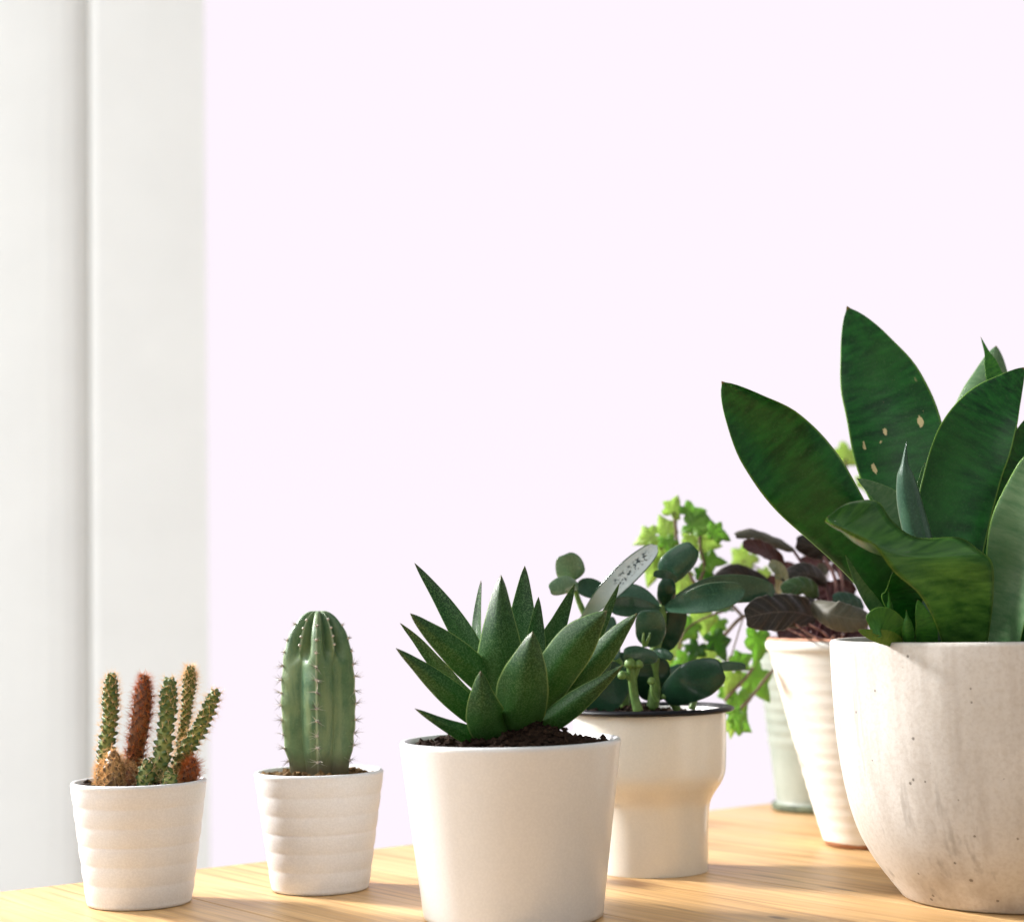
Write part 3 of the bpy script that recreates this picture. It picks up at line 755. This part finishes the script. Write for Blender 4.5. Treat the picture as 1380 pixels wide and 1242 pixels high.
J = [  # pts, hw, mat, roll, cup, thick, profile
 ([(170, 495, b - .004), (150, 450, b - .008), (115, 365, b - .012)], 74, 'jade_light', 0, -.1, .2, 'oval'),
 ([(185, 540, b - .006), (120, 520, b - .018), (42, 545, b - .024)], 46, 'jade_light', 0, -.2, .3, 'oval'),
 ([(600, 625, b), (480, 565, b + .004), (330, 545, b + .006)], 50, 'jade', 30, .2, .3, 'jade'),
 ([(345, 570, b + .004), (270, 540, b + .004), (175, 525, b + .002)], 50, 'jade', 0, .2, .3, 'jade'),
 ([(612, 645, b - .004), (470, 632, b - .014), (340, 625, b - .020)], 52, 'jade', 0, .25, .3, 'jade'),
 ([(190, 720, b - .004), (300, 590, b - .02), (440, 455, b - .028), (585, 318, b - .034)], 60, 'jade_mark', 0, .15, .16, 'jade'),
 ([(625, 480, b), (665, 430, b - .004), (775, 325, b - .006)], 76, 'jade', 0, -.15, .28, 'oval'),
 ([(690, 500, b - .004), (630, 470, b - .012), (566, 462, b - .016)], 24, 'jade', 0, .2, .4, 'oval'),
 ([(625, 632, b - .004), (632, 560, b - .016), (640, 488, b - .018)], 48, 'jade_dark', 0, -.2, .3, 'oval'),
 ([(615, 640, b - .004), (740, 610, b - .022), (880, 578, b - .032), (1030, 545, b - .038)], 72, 'jade', 0, .22, .22, 'jade'),
 ([(625, 625, b), (800, 555, b + .004), (1000, 535, b + .006), (1185, 555, b + .006)], 74, 'jade', 10, .15, .24, 'jade'),
 ([(555, 835, b - .01), (552, 745, b - .022), (548, 645, b - .026)], 78, 'jade', 0, -.12, .24, 'oval'),
 ([(600, 845, b + .004), (650, 760, b), (705, 630, b - .004)], 62, 'jade_dark', 0, .1, .24, 'oval'),
 ([(590, 895, b - .02), (500, 875, b - .03), (415, 865, b - .034)], 44, 'jade', 0, -.2, .3, 'oval'),
 ([(560, 870, b - .012), (610, 865, b - .018), (665, 890, b - .02)], 26, 'jade', 0, -.2, .35, 'oval'),
 ([(560, 1110, b + .004), (565, 990, b - .004), (560, 880, b - .006)], 92, 'jade_dark', 0, .1, .2, 'oval'),
 ([(615, 1095, b - .01), (720, 1035, b - .024), (820, 985, b - .03), (920, 950, b - .034)], 100, 'jade_dark', 0, -.12, .2, 'oval'),
 ([(860, 940, b), (950, 930, b + .008), (1035, 935, b + .014)], 24, 'jade', 0, .1, .5, 'oval'),
 ([(230, 1150, b - .01), (310, 1070, b - .014), (410, 930, b - .018)], 110, 'jade_dark', 0, .15, .2, 'oval'),
 ([(440, 1130, b + .006), (395, 1000, b + .006), (400, 860, b + .006)], 70, 'jade_dark', 10, .15, .2, 'oval'),
 ([(380, 900, b - .01), (350, 780, b - .006), (345, 680, b - .002)], 40, 'jade', 0, .15, .3, 'oval'),
 ([(700, 1120, b + .012), (690, 1020, b + .02), (660, 930, b + .026)], 75, 'jade_dark', 0, .15, .2, 'oval'),
 ([(480, 660, b + .01), (430, 560, b + .018), (340, 470, b + .02)], 44, 'jade', 40, .15, .25, 'oval'),
]
for i, (pts, hw, mt, ro, cup, th, pf) in enumerate(J):
    blade('leaf', pts, hw, M[mt], p4, pf, Z4, ro, cup, th, seed=i, N=22, M=6, label='upper leaf face with painted white reflection and dark scratch marks' if mt == 'jade_mark' else None)
def jstem(pts, rads, mat='jade_stem', parent=p4):
    tube('stem', [zpt(Z4, *p) for p in pts], [r / Z4[2] * k4 for r in rads], M[mat], parent, 10)
jstem([(490, 1160, b - .026), (470, 1080, b - .026), (460, 1000, b - .028), (450, 930, b - .03)], [26, 22, 22, 20])
jstem([(462, 1000, b - .028), (480, 950, b - .029), (495, 905, b - .03)], [17, 17, 12])
jstem([(458, 1000, b - .028), (430, 975, b - .029), (400, 965, b - .029)], [17, 16, 8])
jstem([(560, 1150, b), (580, 1000, b - .002), (575, 850, b - .006), (605, 740, b - .004), (615, 640, b - .004), (628, 560, b - .004), (650, 470, b)], [32, 30, 28, 24, 20, 16, 10])
jstem([(420, 1150, b), (400, 950, b), (300, 780, b - .002), (215, 660, b - .004), (170, 545, b - .006), (160, 480, b - .006)], [28, 26, 20, 16, 12, 8])
jstem([(690, 1150, b - .006), (640, 1090, b - .01), (615, 1085, b - .012)], [20, 18, 14])
jstem([(520, 830, b - .024), (515, 800, b - .026), (517, 760, b - .026)], [9, 8, 4])
jstem([(525, 830, b - .024), (540, 795, b - .026), (550, 760, b - .026)], [9, 8, 4])
jstem([(590, 1110, b - .018), (565, 1060, b - .02), (558, 1000, b - .02)], [12, 13, 8])
jstem([(860, 960, b - .01), (800, 1040, b), (760, 1150, b)], [9, 14, 18])
def bud(x, y, d, r):
    V, Fc, U = tube_geo([zpt(Z4, x, y + r, d), zpt(Z4, x, y + r * .4, d), zpt(Z4, x, y - r * .5, d), zpt(Z4, x, y - r, d)], [r * .5 / Z4[2] * k4, r / Z4[2] * k4, r * .8 / Z4[2] * k4, r * .15 / Z4[2] * k4], 10)
    new('bud', V, Fc, M['jade_stem'], p4)
for x, y, r in ((448, 915, 28), (492, 920, 22), (408, 975, 22), (556, 1005, 20)): bud(x, y, b - .032, r)

# ------------------------------------------------------------------ dark rippled-leaf plant in the whitewashed pot
Z6 = (980, 690, 6.538)
g6 = ground(1176, 1137); g6.z = 0; k6 = g6.y / F; D = g6.y
p6 = thing('potted_dark_leaf_plant', 'tapered whitewashed terracotta pot with dark brown rippled leaves on pink stalks', 'potted plant', g6)
H6 = at(1176, 860, D).z
pr = [(58 * k6, 0), (62 * k6, .0008), (64 * k6, .003)]
for i in range(1, 60):
    t = i / 60; r = 64 + (130 - 64) * (t ** .92); r += .35 * math.sin(t * 95)
    pr.append((r * k6, .003 + (H6 * .945 - .003) * t))
pr += [(130.5 * k6, H6 * .948), (133 * k6, H6 * .955), (134 * k6, H6 * .97), (134 * k6, H6 - .002), (132.5 * k6, H6 - .0004), (130 * k6, H6)]
pot6 = lathe('pot', pr + [(126 * k6, H6 - .0004), (123 * k6, H6 - .002), (118 * k6, H6 - .02), (.002, H6 - .022)], g6, M['whitewash'], p6, 128, .003, 12)
pr = [(132 * k6, H6 + .0001), (131 * k6, H6 + .0014), (127 * k6, H6 + .0018), (124 * k6, H6 + .0008), (122.5 * k6, H6 - .004)]
V, Fc = [], []
for r, z in pr:
    for k in range(128):
        a = 2 * math.pi * k / 128; V.append(g6 + Vector((r * math.cos(a), r * math.sin(a), z + .0006 * noise.noise(Vector((math.cos(a) * 5, math.sin(a) * 5, 0))))))
for i in range(4):
    for k in range(128): Fc.append((i * 128 + k, i * 128 + (k + 1) % 128, (i + 1) * 128 + (k + 1) % 128, (i + 1) * 128 + k))
new('rim', V, Fc, M['terracotta'], pot6, label='bare orange terracotta rim edge')
soil(p6, g6, 122 * k6, H6 - .004, M['soil'], crumbs=500, csize=.0022, seed=12)
b = D
EP = [
 ([(600, 335, b), (420, 250, b - .01), (230, 180, b - .018), (70, 200, b - .024)], 62, 'pep_olive', 38, -.45, .10),
 ([(490, 500, b - .004), (400, 385, b - .02), (270, 320, b - .03), (135, 285, b - .036)], 78, 'pep_red', 25, .3, .10),
 ([(450, 720, b - .03), (480, 600, b - .04), (455, 500, b - .046), (370, 440, b - .05)], 60, 'pep_silver', 0, .3, .10),
 ([(1040, 420, b + .01), (900, 340, b), (760, 300, b - .006), (610, 270, b - .012)], 105, 'pep', 0, -.3, .10),
 ([(880, 640, b - .01), (760, 560, b - .026), (640, 540, b - .036), (490, 610, b - .042)], 92, 'pep', 0, -.45, .08),
 ([(800, 760, b - .03), (720, 670, b - .048), (610, 650, b - .056), (480, 690, b - .062)], 82, 'pep_green', 0, -.35, .16),
 ([(790, 930, b - .05), (600, 880, b - .075), (380, 885, b - .092), (165, 930, b - .10)], 165, 'pep', 0, -.22, .16),
 ([(740, 800, b - .07), (900, 890, b - .085), (1080, 935, b - .085), (1260, 950, b - .08)], 128, 'pep_olive', 0, -.40, .08),
 ([(1130, 700, b + .01), (1020, 650, b), (915, 640, b - .004)], 62, 'pep_red', 0, .3, .12),
 ([(1200, 860, b - .03), (1080, 790, b - .04), (930, 770, b - .046)], 80, 'pep_teal', 0, -.3, .12),
 ([(380, 640, b + .02), (200, 570, b + .014), (40, 540, b + .008), (-120, 620, b + .004)], 84, 'pep', 0, -.3, .10),
 ([(900, 520, b + .03), (760, 450, b + .034), (640, 440, b + .036)], 66, 'pep_red', 0, .3, .10),
 ([(640, 560, b + .03), (560, 500, b + .034), (480, 480, b + .036)], 60, 'pep_red', 0, .2, .10),
 ([(860, 560, b + .02), (840, 500, b + .02), (810, 450, b + .02)], 40, 'pep_olive', 0, .3, .10),
 ([(1060, 520, b + .03), (1010, 480, b + .03), (930, 440, b + .03)], 70, 'pep_red', 0, .2, .10),
 ([(480, 720, b + .02), (420, 640, b + .02), (360, 570, b + .02)], 60, 'pep_red', 0, .2, .10),
 ([(1180, 1000, b - .05), (1100, 940, b - .05), (1000, 840, b - .05)], 80, 'pep', 0, .2, .10),
 ([(1000, 1130, b + .02), (850, 1040, b + .02), (640, 1020, b + .02), (440, 1080, b + .02)], 95, 'pep_red', 0, .2, .1),
 ([(1150, 1130, b + .02), (1100, 960, b + .02), (980, 780, b + .02)], 130, 'pep_red', 0, .2, .1),
 ([(1000, 900, b + .03), (900, 740, b + .03), (800, 640, b + .03)], 110, 'pep_red', 0, .2, .1),
 ([(1100, 640, b + .03), (1040, 560, b + .03), (980, 430, b + .03)], 60, 'pep', 0, .2, .1),
 ([(800, 860, b - .02), (700, 830, b - .03), (580, 800, b - .03)], 90, 'pep', 0, -.2, .1),
]
for i, (pts, hw, mt, ro, cup, rip) in enumerate(EP):
    blade('leaf', pts, hw, M[mt], p6, 'oval', Z6, ro, cup, .07, ripple=rip, seed=i, N=34, M=7, wave=.12, scal=.022)
PT = [((880, 1150, b - .02), (680, 330 + 760, b - .04), (500, 1010, b - .06), 13, 'petiole'), ((900, 1150, b - .03), (740, 1080, b - .055), (600, 985, b - .07), 14, 'petiole'),
      ((920, 1150, b - .03), (850, 1060, b - .055), (720, 985, b - .065), 14, 'petiole'), ((900, 1150, b), (760, 640, b), (580, 330, b), 18, 'petiole_dark'),
      ((930, 1150, b), (960, 640, b - .006), (850, 390, b - .006), 19, 'petiole'), ((980, 1150, b), (1010, 600, b - .004), (890, 290, b - .004), 15, 'petiole'),
      ((860, 1150, b - .01), (640, 760, b - .01), (480, 480, b - .01), 16, 'petiole_dark'), ((940, 1150, b - .04), (930, 1110, b - .06), (940, 1085, b - .065), 18, 'petiole'),
      ((930, 1150, b), (930, 900, b - .01), (870, 640, b - .012), 20, 'petiole_dark'), ((960, 1150, b), (1060, 900, b), (1120, 700, b + .008), 18, 'petiole_dark'),
      ((880, 1150, b - .02), (830, 950, b - .035), (800, 750, b - .035), 16, 'petiole_dark'), ((1000, 1150, b), (1130, 960, b - .02), (1190, 860, b - .03), 16, 'petiole_dark')]
for a, m_, c, r, mt in PT:
    tube('petiole', [zpt(Z6, *a), zpt(Z6, *m_), zpt(Z6, *c)], [r / Z6[2] * k6, r * .9 / Z6[2] * k6, r * .7 / Z6[2] * k6], M[mt], p6, 8)
for i in range(9):          # darker stalks filling the crown
    a = random.uniform(780, 1060); e = (random.uniform(480, 900), random.uniform(900, 1060))
    tube('petiole', [zpt(Z6, a, 1150, b - .02), zpt(Z6, (a + e[0]) / 2 - 20, 1090, b - .03), zpt(Z6, e[0], e[1], b - .04)], [.0011, .001, .0008], M['petiole_dark'], p6, 7)

# ------------------------------------------------------------------ ivy in the sage pot
g7 = ground(1112, 1089); g7.z = 0; k7 = g7.y / F; D = g7.y
p7 = thing('potted_ivy', 'sage green ridged pot on a mossy foot with trailing yellow-green ivy', 'potted plant', g7)
H7 = at(1112, 868, D).z
pr = [(66 * k7, 0), (67.5 * k7, .001), (67.5 * k7, .0045), (65 * k7, .0055)]
for i in range(1, 80):
    t = i / 80; r = 64 + 20 * t; z = .0055 + (H7 - .008) * t
    if .36 < t < .92: r += 1.1 * abs(math.sin((t - .36) * 42))
    pr.append((r * k7, z))
pr += [(86 * k7, H7 - .002), (87 * k7, H7 - .001), (86 * k7, H7), (83 * k7, H7 - .001), (80 * k7, H7 - .006), (76 * k7, H7 - .02), (.002, H7 - .022)]
pot7 = lathe('pot', pr, g7, M['sage'], p7, 96, .004, 21)
lathe('foot', [(67.8 * k7, .0006), (70 * k7, .0012), (70.5 * k7, .004), (68.5 * k7, .0056), (67.7 * k7, .0057)], g7, M['moss'], pot7, 96, .03, 33, caps=False)
soil(p7, g7, 79 * k7, H7 - .006, M['soil'], crumbs=150, seed=14)
def ivy_leaf(zc, d, size, ang, tilt, yaw, mat, lob=1.0, parent=p7):
    """five-lobed leaf: size = length in photograph pixels"""
    half = [(0, -.16), (.10, -.30), (.26, -.36), (.44, -.34), (.56, -.22), (.50, -.10), (.46, .02), (.58, .10), (.70, .28), (.56, .38), (.42, .45), (.30, .52), (.22, .70), (.10, .90), (0, 1.05)]
    ring = half + [(-x, y) for x, y in half[-2:0:-1]]
    ring = [(x * (lob + (1 - lob) * .8), y) for x, y in ring]
    n = len(ring) * 2; pts = []
    for i in range(n):
        a_, b_ = ring[i // 2], ring[(i // 2 + 1) % len(ring)]
        x, y = (a_ if i % 2 == 0 else ((a_[0] + b_[0]) / 2, (a_[1] + b_[1]) / 2))
        pts.append((math.degrees(math.atan2(y, x)), math.hypot(x, y)))
    s = size * .62 * d / F
    c = at(zc[0], zc[1], d)
    rot = Matrix.Rotation(R(yaw), 3, 'Z') @ Matrix.Rotation(R(90 - tilt), 3, 'X') @ Matrix.Rotation(R(ang), 3, 'Z')
    V = []; U = []
    for lay in (0, 1):
        for f in (0, .5, 1):
            for a, r in pts:
                x, y = r * f * math.cos(R(a)) * .95, r * f * math.sin(R(a)) - .2
                zz = .16 * abs(x) - .22 * (y + .2) ** 2 * (1 if y > -.2 else .3) + .05 * math.sin(a * .13 + size) * f
                V.append(c + rot @ (Vector((x, y, zz - lay * .022)) * s)); U.append((f, a / 360))
    Fc = []
    for lay in (0, 1):
        for f in (0, 1):
            o = (lay * 3 + f) * n
            for i in range(n):
                j = (i + 1) % n; q = (o + i, o + j, o + n + j, o + n + i)
                Fc.append(q if lay == 0 else q[::-1])
    o, o2 = 2 * n, 5 * n
    for i in range(n): Fc.append((o + i, o + (i + 1) % n, o2 + (i + 1) % n, o2 + i))
    ob = new('leaf', V, Fc, M[mat], parent, True, U)
    bm = bmesh.new(); bm.from_mesh(ob.data); bmesh.ops.remove_doubles(bm, verts=bm.verts, dist=1e-7); bm.to_mesh(ob.data); bm.free()
    ob.data.polygons.foreach_set('use_smooth', [True] * len(ob.data.polygons))
    return ob
def z4(x, y): return (Z4[0] + x / Z4[2], Z4[1] + y / Z4[2])
i0 = 1.22
IV = [  # zoom x, y, depth, size px, in-plane angle, tilt, yaw, material
 (668, 130, i0, 34, -25, 10, 10, 'ivy_light'), (770, 155, i0, 42, -70, 35, 20, 'ivy'), (800, 215, i0 - .01, 54, -95, 45, -10, 'ivy'),
 (890, 258, i0 - .02, 36, -110, 25, 20, 'ivy'), (540, 280, i0, 36, 110, 10, -10, 'ivy_light'), (628, 230, i0 + .01, 36, 20, 15, 0, 'ivy_light'),
 (600, 340, i0 + .01, 46, 170, 10, 20, 'ivy_light'), (570, 430, i0 + .01, 44, 160, 10, 0, 'ivy_light'), (840, 310, i0 + .01, 34, -100, 0, 0, 'ivy_light'),
 (855, 400, i0, 36, -90, 20, -20, 'ivy'), (700, 510, i0 + .02, 44, 170, 5, 0, 'ivy_light'), (820, 475, i0 + .01, 34, 190, 20, 30, 'ivy_dark'),
 (1020, 390, i0 + .12, 42, 130, 0, 0, 'ivy_light'), (1130, 465, i0 + .12, 22, 200, 0, 0, 'ivy_light'),
 (740, 745, i0, 38, 140, 10, 0, 'ivy'), (815, 700, i0 + .02, 44, 190, 10, 10, 'ivy_light'), (893, 815, i0 - .03, 42, 200, 25, 20, 'ivy_dark'),
 (780, 850, i0 - .01, 34, 150, 30, 0, 'ivy_dark'), (725, 900, i0, 34, 120, 10, 0, 'ivy'), (660, 850, i0 + .02, 34, 160, 10, 0, 'ivy_light'), (1010, 905, i0, 34, -60, 15, 0, 'ivy'),
 (1085, 1010, i0 + .03, 52, 215, 10, 0, 'ivy'), (1095, 815, i0 - .02, 50, 170, 15, 30, 'ivy'), (960, 1000, i0, 36, 160, 10, 0, 'ivy_light'),
 (1010, 1105, i0, 32, 200, 10, 0, 'ivy'), (985, 1190, i0 - .02, 36, 190, 30, 30, 'ivy'), (1010, 1225, i0 - .01, 34, -120, 10, 20, 'ivy'), (960, 1240, i0, 24, 180, 10, 20, 'ivy_light'),
 (905, 960, i0 + .02, 36, 150, 10, 0, 'ivy_light'), (690, 960, i0 + .03, 40, 170, 10, 0, 'ivy'), (935, 640, i0, 24, 90, 60, 0, 'ivy_dark'), (890, 720, i0 + .03, 30, 150, 20, 0, 'ivy'),
 (640, 310, i0 - .01, 30, 190, 30, 0, 'ivy'), (760, 290, i0 + .01, 30, 190, 30, 0, 'ivy_light'), (940, 1070, i0 + .03, 28, 190, 10, 0, 'ivy'), (850, 860, i0 + .03, 30, 120, 0, 0, 'ivy_light'),
]
for x, y, d, sz, an, ti, ya, mt in IV: ivy_leaf(z4(x, y), d, sz * 1.24, an, ti, ya, mt)
ivy_leaf((1139, 615), i0 + .18, 50, 150, 0, 0, 'ivy_light'); ivy_leaf((1165, 650), i0 + .2, 34, 200, 10, 0, 'ivy_light')
def vine(pts, r=.0011): tube('vine', [zpt(Z4, *p) for p in pts], [r] * len(pts), M['vine'], p7, 7)
top = (1390, 800, D - .01)
vine([top, (1240, 740, 1.33), (1100, 690, 1.28), (1020, 680, i0 + .01), (930, 770, i0), (870, 830, i0), (780, 850, i0)], .0013)
vine([(1020, 680, i0 + .01), (900, 560, i0 + .01), (790, 520, i0), (745, 450, i0), (690, 310, i0), (680, 230, i0), (670, 150, i0)])
vine([(790, 520, i0), (825, 430, i0), (805, 330, i0), (800, 240, i0), (790, 170, i0)])
vine([(745, 450, i0), (640, 400, i0 + .01), (600, 330, i0 + .01), (550, 280, i0)], .0007)
vine([top, (1240, 810, 1.3), (1140, 850, 1.24), (1050, 970, i0), (950, 1080, i0), (930, 1110, i0)], .0011)
vine([top, (1260, 880, 1.3), (1165, 960, 1.24), (1060, 1090, i0), (960, 1195, i0 - .01)], .0011)
vine([(1020, 690, i0), (995, 770, i0 - .01), (960, 880, i0 - .01), (940, 900, i0)], .0005)
vine([(960, 640, i0), (820, 690, i0), (740, 740, i0), (700, 820, i0), (690, 950, i0 + .03)], .0008)
vine([top, (1300, 700, 1.36), (1200, 500, 1.36), (1020, 400, i0 + .12)], .0008)
vine([top, (1480, 300, 1.38), (1540, 50, i0 + .18), (1540, -120, i0 + .18)], .0009)

# ------------------------------------------------------------------ snake plant in the concrete pot
Z5 = (950, 400, 2.588)
g5 = ground(1373, 1207); g5.z = 0; k5 = g5.y / F; D = g5.y
p5 = thing('potted_snake_plant', 'large rounded pitted concrete pot with broad dark green snake plant leaves', 'potted plant', g5)
H5 = at(1373, 858, D).z
zz = H5 / 351.0
pr = spline_prof([(138, 0), (149, 1.5), (155, 7), (168, 24), (188, 52), (205, 84), (217, 120), (226, 165), (232.5, 220), (235.5, 280), (237, 330), (237, 346)], 80)
pr = [(r * k5, z * zz) for r, z in pr] + [(236.5 * k5, H5 - .0008), (234.5 * k5, H5), (226 * k5, H5), (223.5 * k5, H5 - .0012), (219 * k5, H5 - .03), (205 * k5, H5 * .5), (.002, H5 * .45)]
lathe('pot', pr, g5, M['concrete'], p5, 144, .004, 40)
soil(p5, g5, 220.5 * k5, H5 - .008, M['soil'], crumbs=900, csize=.0024, seed=19)
b = D
SP = [
 ([(760, 1200, b + .01), (640, 1010, b - .015), (450, 770, b - .03), (290, 560, b - .035), (150, 400, b - .04), (58, 294, b - .045)], 142, 'sans', -8, .15, .06, .26, 'sans'),
 ([(860, 1200, b + .02), (790, 900, b + .04), (700, 640, b + .055), (645, 400, b + .065), (570, 200, b + .07), (495, 32, b + .072)], 160, 'sans_scar', 0, .12, .05, .05, 'sans'),
 ([(850, 1200, b - .01), (840, 900, b), (895, 620, b + .006), (948, 485, b + .01), (1003, 385, b + .012), (1062, 308, b + .013), (1114, 246, b + .013)], 134, 'sans', 5, .12, .05, .08, 'aloe'),
 ([(960, 1200, b + .06), (940, 700, b + .08), (965, 430, b + .09), (1000, 270, b + .095), (1016, 170, b + .10)], 112, 'sans_pale', 0, -.3, .08, .05, 'aloe'),
 ([(1090, 600, b + .05), (1030, 360, b + .05), (1000, 240, b + .05), (962, 140, b + .05)], 36, 'pup', 0, .3, .2, 0, 'spear'),
 ([(800, 1200, b - .02), (770, 950, b - .02), (715, 720, b - .02), (697, 600, b - .02), (703, 505, b - .02)], 48, 'jade', 0, -.6, .4, 0, 'spear'),
 ([(820, 1100, b + .01), (770, 820, b + .01), (760, 690, b + .01), (768, 578, b + .01)], 38, 'sans_pale', 0, .4, .15, 0, 'aloe'),
 ([(840, 1150, b + .01), (720, 860, b + .015), (640, 720, b + .02), (530, 632, b + .02)], 66, 'sans_pale', 20, .35, .10, .05, 'aloe'),
 ([(1050, 1215, b - .03), (1085, 1020, b - .04), (1150, 800, b - .05), (1230, 600, b - .06), (1320, 420, b - .06)], 160, 'sans_pale', -42, .35, .06, .05, 'sans'),
 ([(920, 1200, b + .03), (930, 900, b + .04), (985, 700, b + .05), (1050, 540, b + .055)], 116, 'sans', 0, .2, .06, .05, 'sans'),
 ([(1010, 1200, b + .01), (1040, 820, b + .02), (1090, 560, b + .02), (1150, 400, b + .02)], 74, 'sans', 30, .3, .08, .05, 'sans'),
 ([(1130, 1215, b + .03), (1170, 980, b + .02), (1220, 760, b + .02), (1300, 560, b + .02)], 150, 'sans', 0, .2, .06, .05, 'sans'),
 ([(760, 1200, b - .03), (700, 1080, b - .04), (690, 1010, b - .045), (660, 950, b - .05)], 74, 'sans', 0, .2, .08, .05, 'sans'),
 ([(690, 1205, b - .03), (600, 1100, b - .045), (540, 1010, b - .05), (490, 900, b - .05)], 34, 'sans_pale', 45, .3, .1, 0, 'aloe'),
 ([(655, 1215, b - .05), (648, 1120, b - .055), (640, 1024, b - .058)], 16, 'pup', 0, -.4, .4, 0, 'spear'),
 ([(700, 1225, b - .045), (660, 1170, b - .055), (615, 1135, b - .058), (572, 1150, b - .058)], 56, 'pup', 0, .2, .1, 0, 'oval'),
 ([(720, 1215, b - .045), (640, 1190, b - .056), (580, 1176, b - .058), (533, 1162, b - .060)], 27, 'pup_yellow', 0, .2, .3, 0, 'aloe'),
 ([(716, 1230, b - .05), (708, 1160, b - .058), (703, 1092, b - .06)], 22, 'pup', 0, -.3, .4, 0, 'spear'),
 ([(775, 1235, b - .05), (770, 1150, b - .058), (742, 1055, b - .06)], 38, 'pup', 0, .2, .15, 0, 'aloe'),
]
for i, (pts, hw, mt, ro, cup, th, wv, pf) in enumerate(SP):
    blade('leaf', pts, hw, M[mt], p5, pf, Z5, ro, cup, th * 2.2, wave=wv * 1.6, seed=i * 1.3, N=40, M=7, fold=.07 if pf == 'sans' else 0,
          label={1: 'tall leaf flecked with tan scars', 16: 'short young leaf lying over the rim'}.get(i))
# the front leaf that bends over to the left, its top face turned up
def bent_leaf():
    def z5(x, y, d): return zpt(Z5, x, y, d)
    # left margin, right margin pairs base to tip
    rows = [((830, 1215, b - .055), (985, 1215, b - .050)), ((800, 1130, b - .068), (1000, 1110, b - .058)), ((745, 1035, b - .080), (1008, 1010, b - .064)),
            ((660, 960, b - .094), (1002, 925, b - .068)), ((606, 885, b - .104), (960, 885, b - .066)), ((575, 850, b - .110), (885, 838, b - .050)),
            ((545, 835, b - .114), (740, 838, b - .040)), ((505, 818, b - .116), (655, 782, b - .036)), ((470, 802, b - .117), (600, 712, b - .040)), ((440, 788, b - .118), (500, 718, b - .072)), ((422, 777, b - .118), (424, 770, b - .114))]
    Lm = [tuple(z5(*a)) for a, _ in rows]; Rm = [tuple(z5(*c)) for _, c in rows]
    N, Mc = 60, 14; V, U, Fc = [], [], []
    grid = []
    for i in range(N + 1):
        t = i / N; l = Vector(cat_rom(Lm, t)); r = Vector(cat_rom(Rm, t))
        l2 = Vector(cat_rom(Lm, min(t + .02, 1))) - Vector(cat_rom(Lm, max(t - .02, 0))); r2 = Vector(cat_rom(Rm, min(t + .02, 1))) - Vector(cat_rom(Rm, max(t - .02, 0)))
        nn = (r - l).cross(l2 + r2)
        nn = nn.normalized() if nn.length > 1e-9 else Vector((0, 0, 1))
        grid.append((l, r, nn))
    for lay in (0, 1):
        for i, (l, r, nn) in enumerate(grid):
            w_ = (r - l).length
            for j in range(Mc + 1):
                s = j / Mc; e = 1 - (2 * s - 1) ** 2
                V.append(l.lerp(r, s) + nn * (-.10 * w_ * e + (.0011 if lay == 0 else -.0011) * e ** .5)); U.append((i / N, s))
    K = Mc + 1; o2 = (N + 1) * K
    for i in range(N):
        for j in range(Mc):
            a = i * K + j; Fc.append((a, a + 1, a + K + 1, a + K)); Fc.append((o2 + a + K, o2 + a + K + 1, o2 + a + 1, o2 + a))
    o = new('leaf', V, Fc, M['sans_back'], p5, True, U, label='bent leaf folding over sideways, banded underside showing')
    bm = bmesh.new(); bm.from_mesh(o.data); bmesh.ops.remove_doubles(bm, verts=bm.verts, dist=1e-6); bmesh.ops.recalc_face_normals(bm, faces=bm.faces); bm.to_mesh(o.data); bm.free()
    o.data.polygons.foreach_set('use_smooth', [True] * len(o.data.polygons))
bent_leaf()
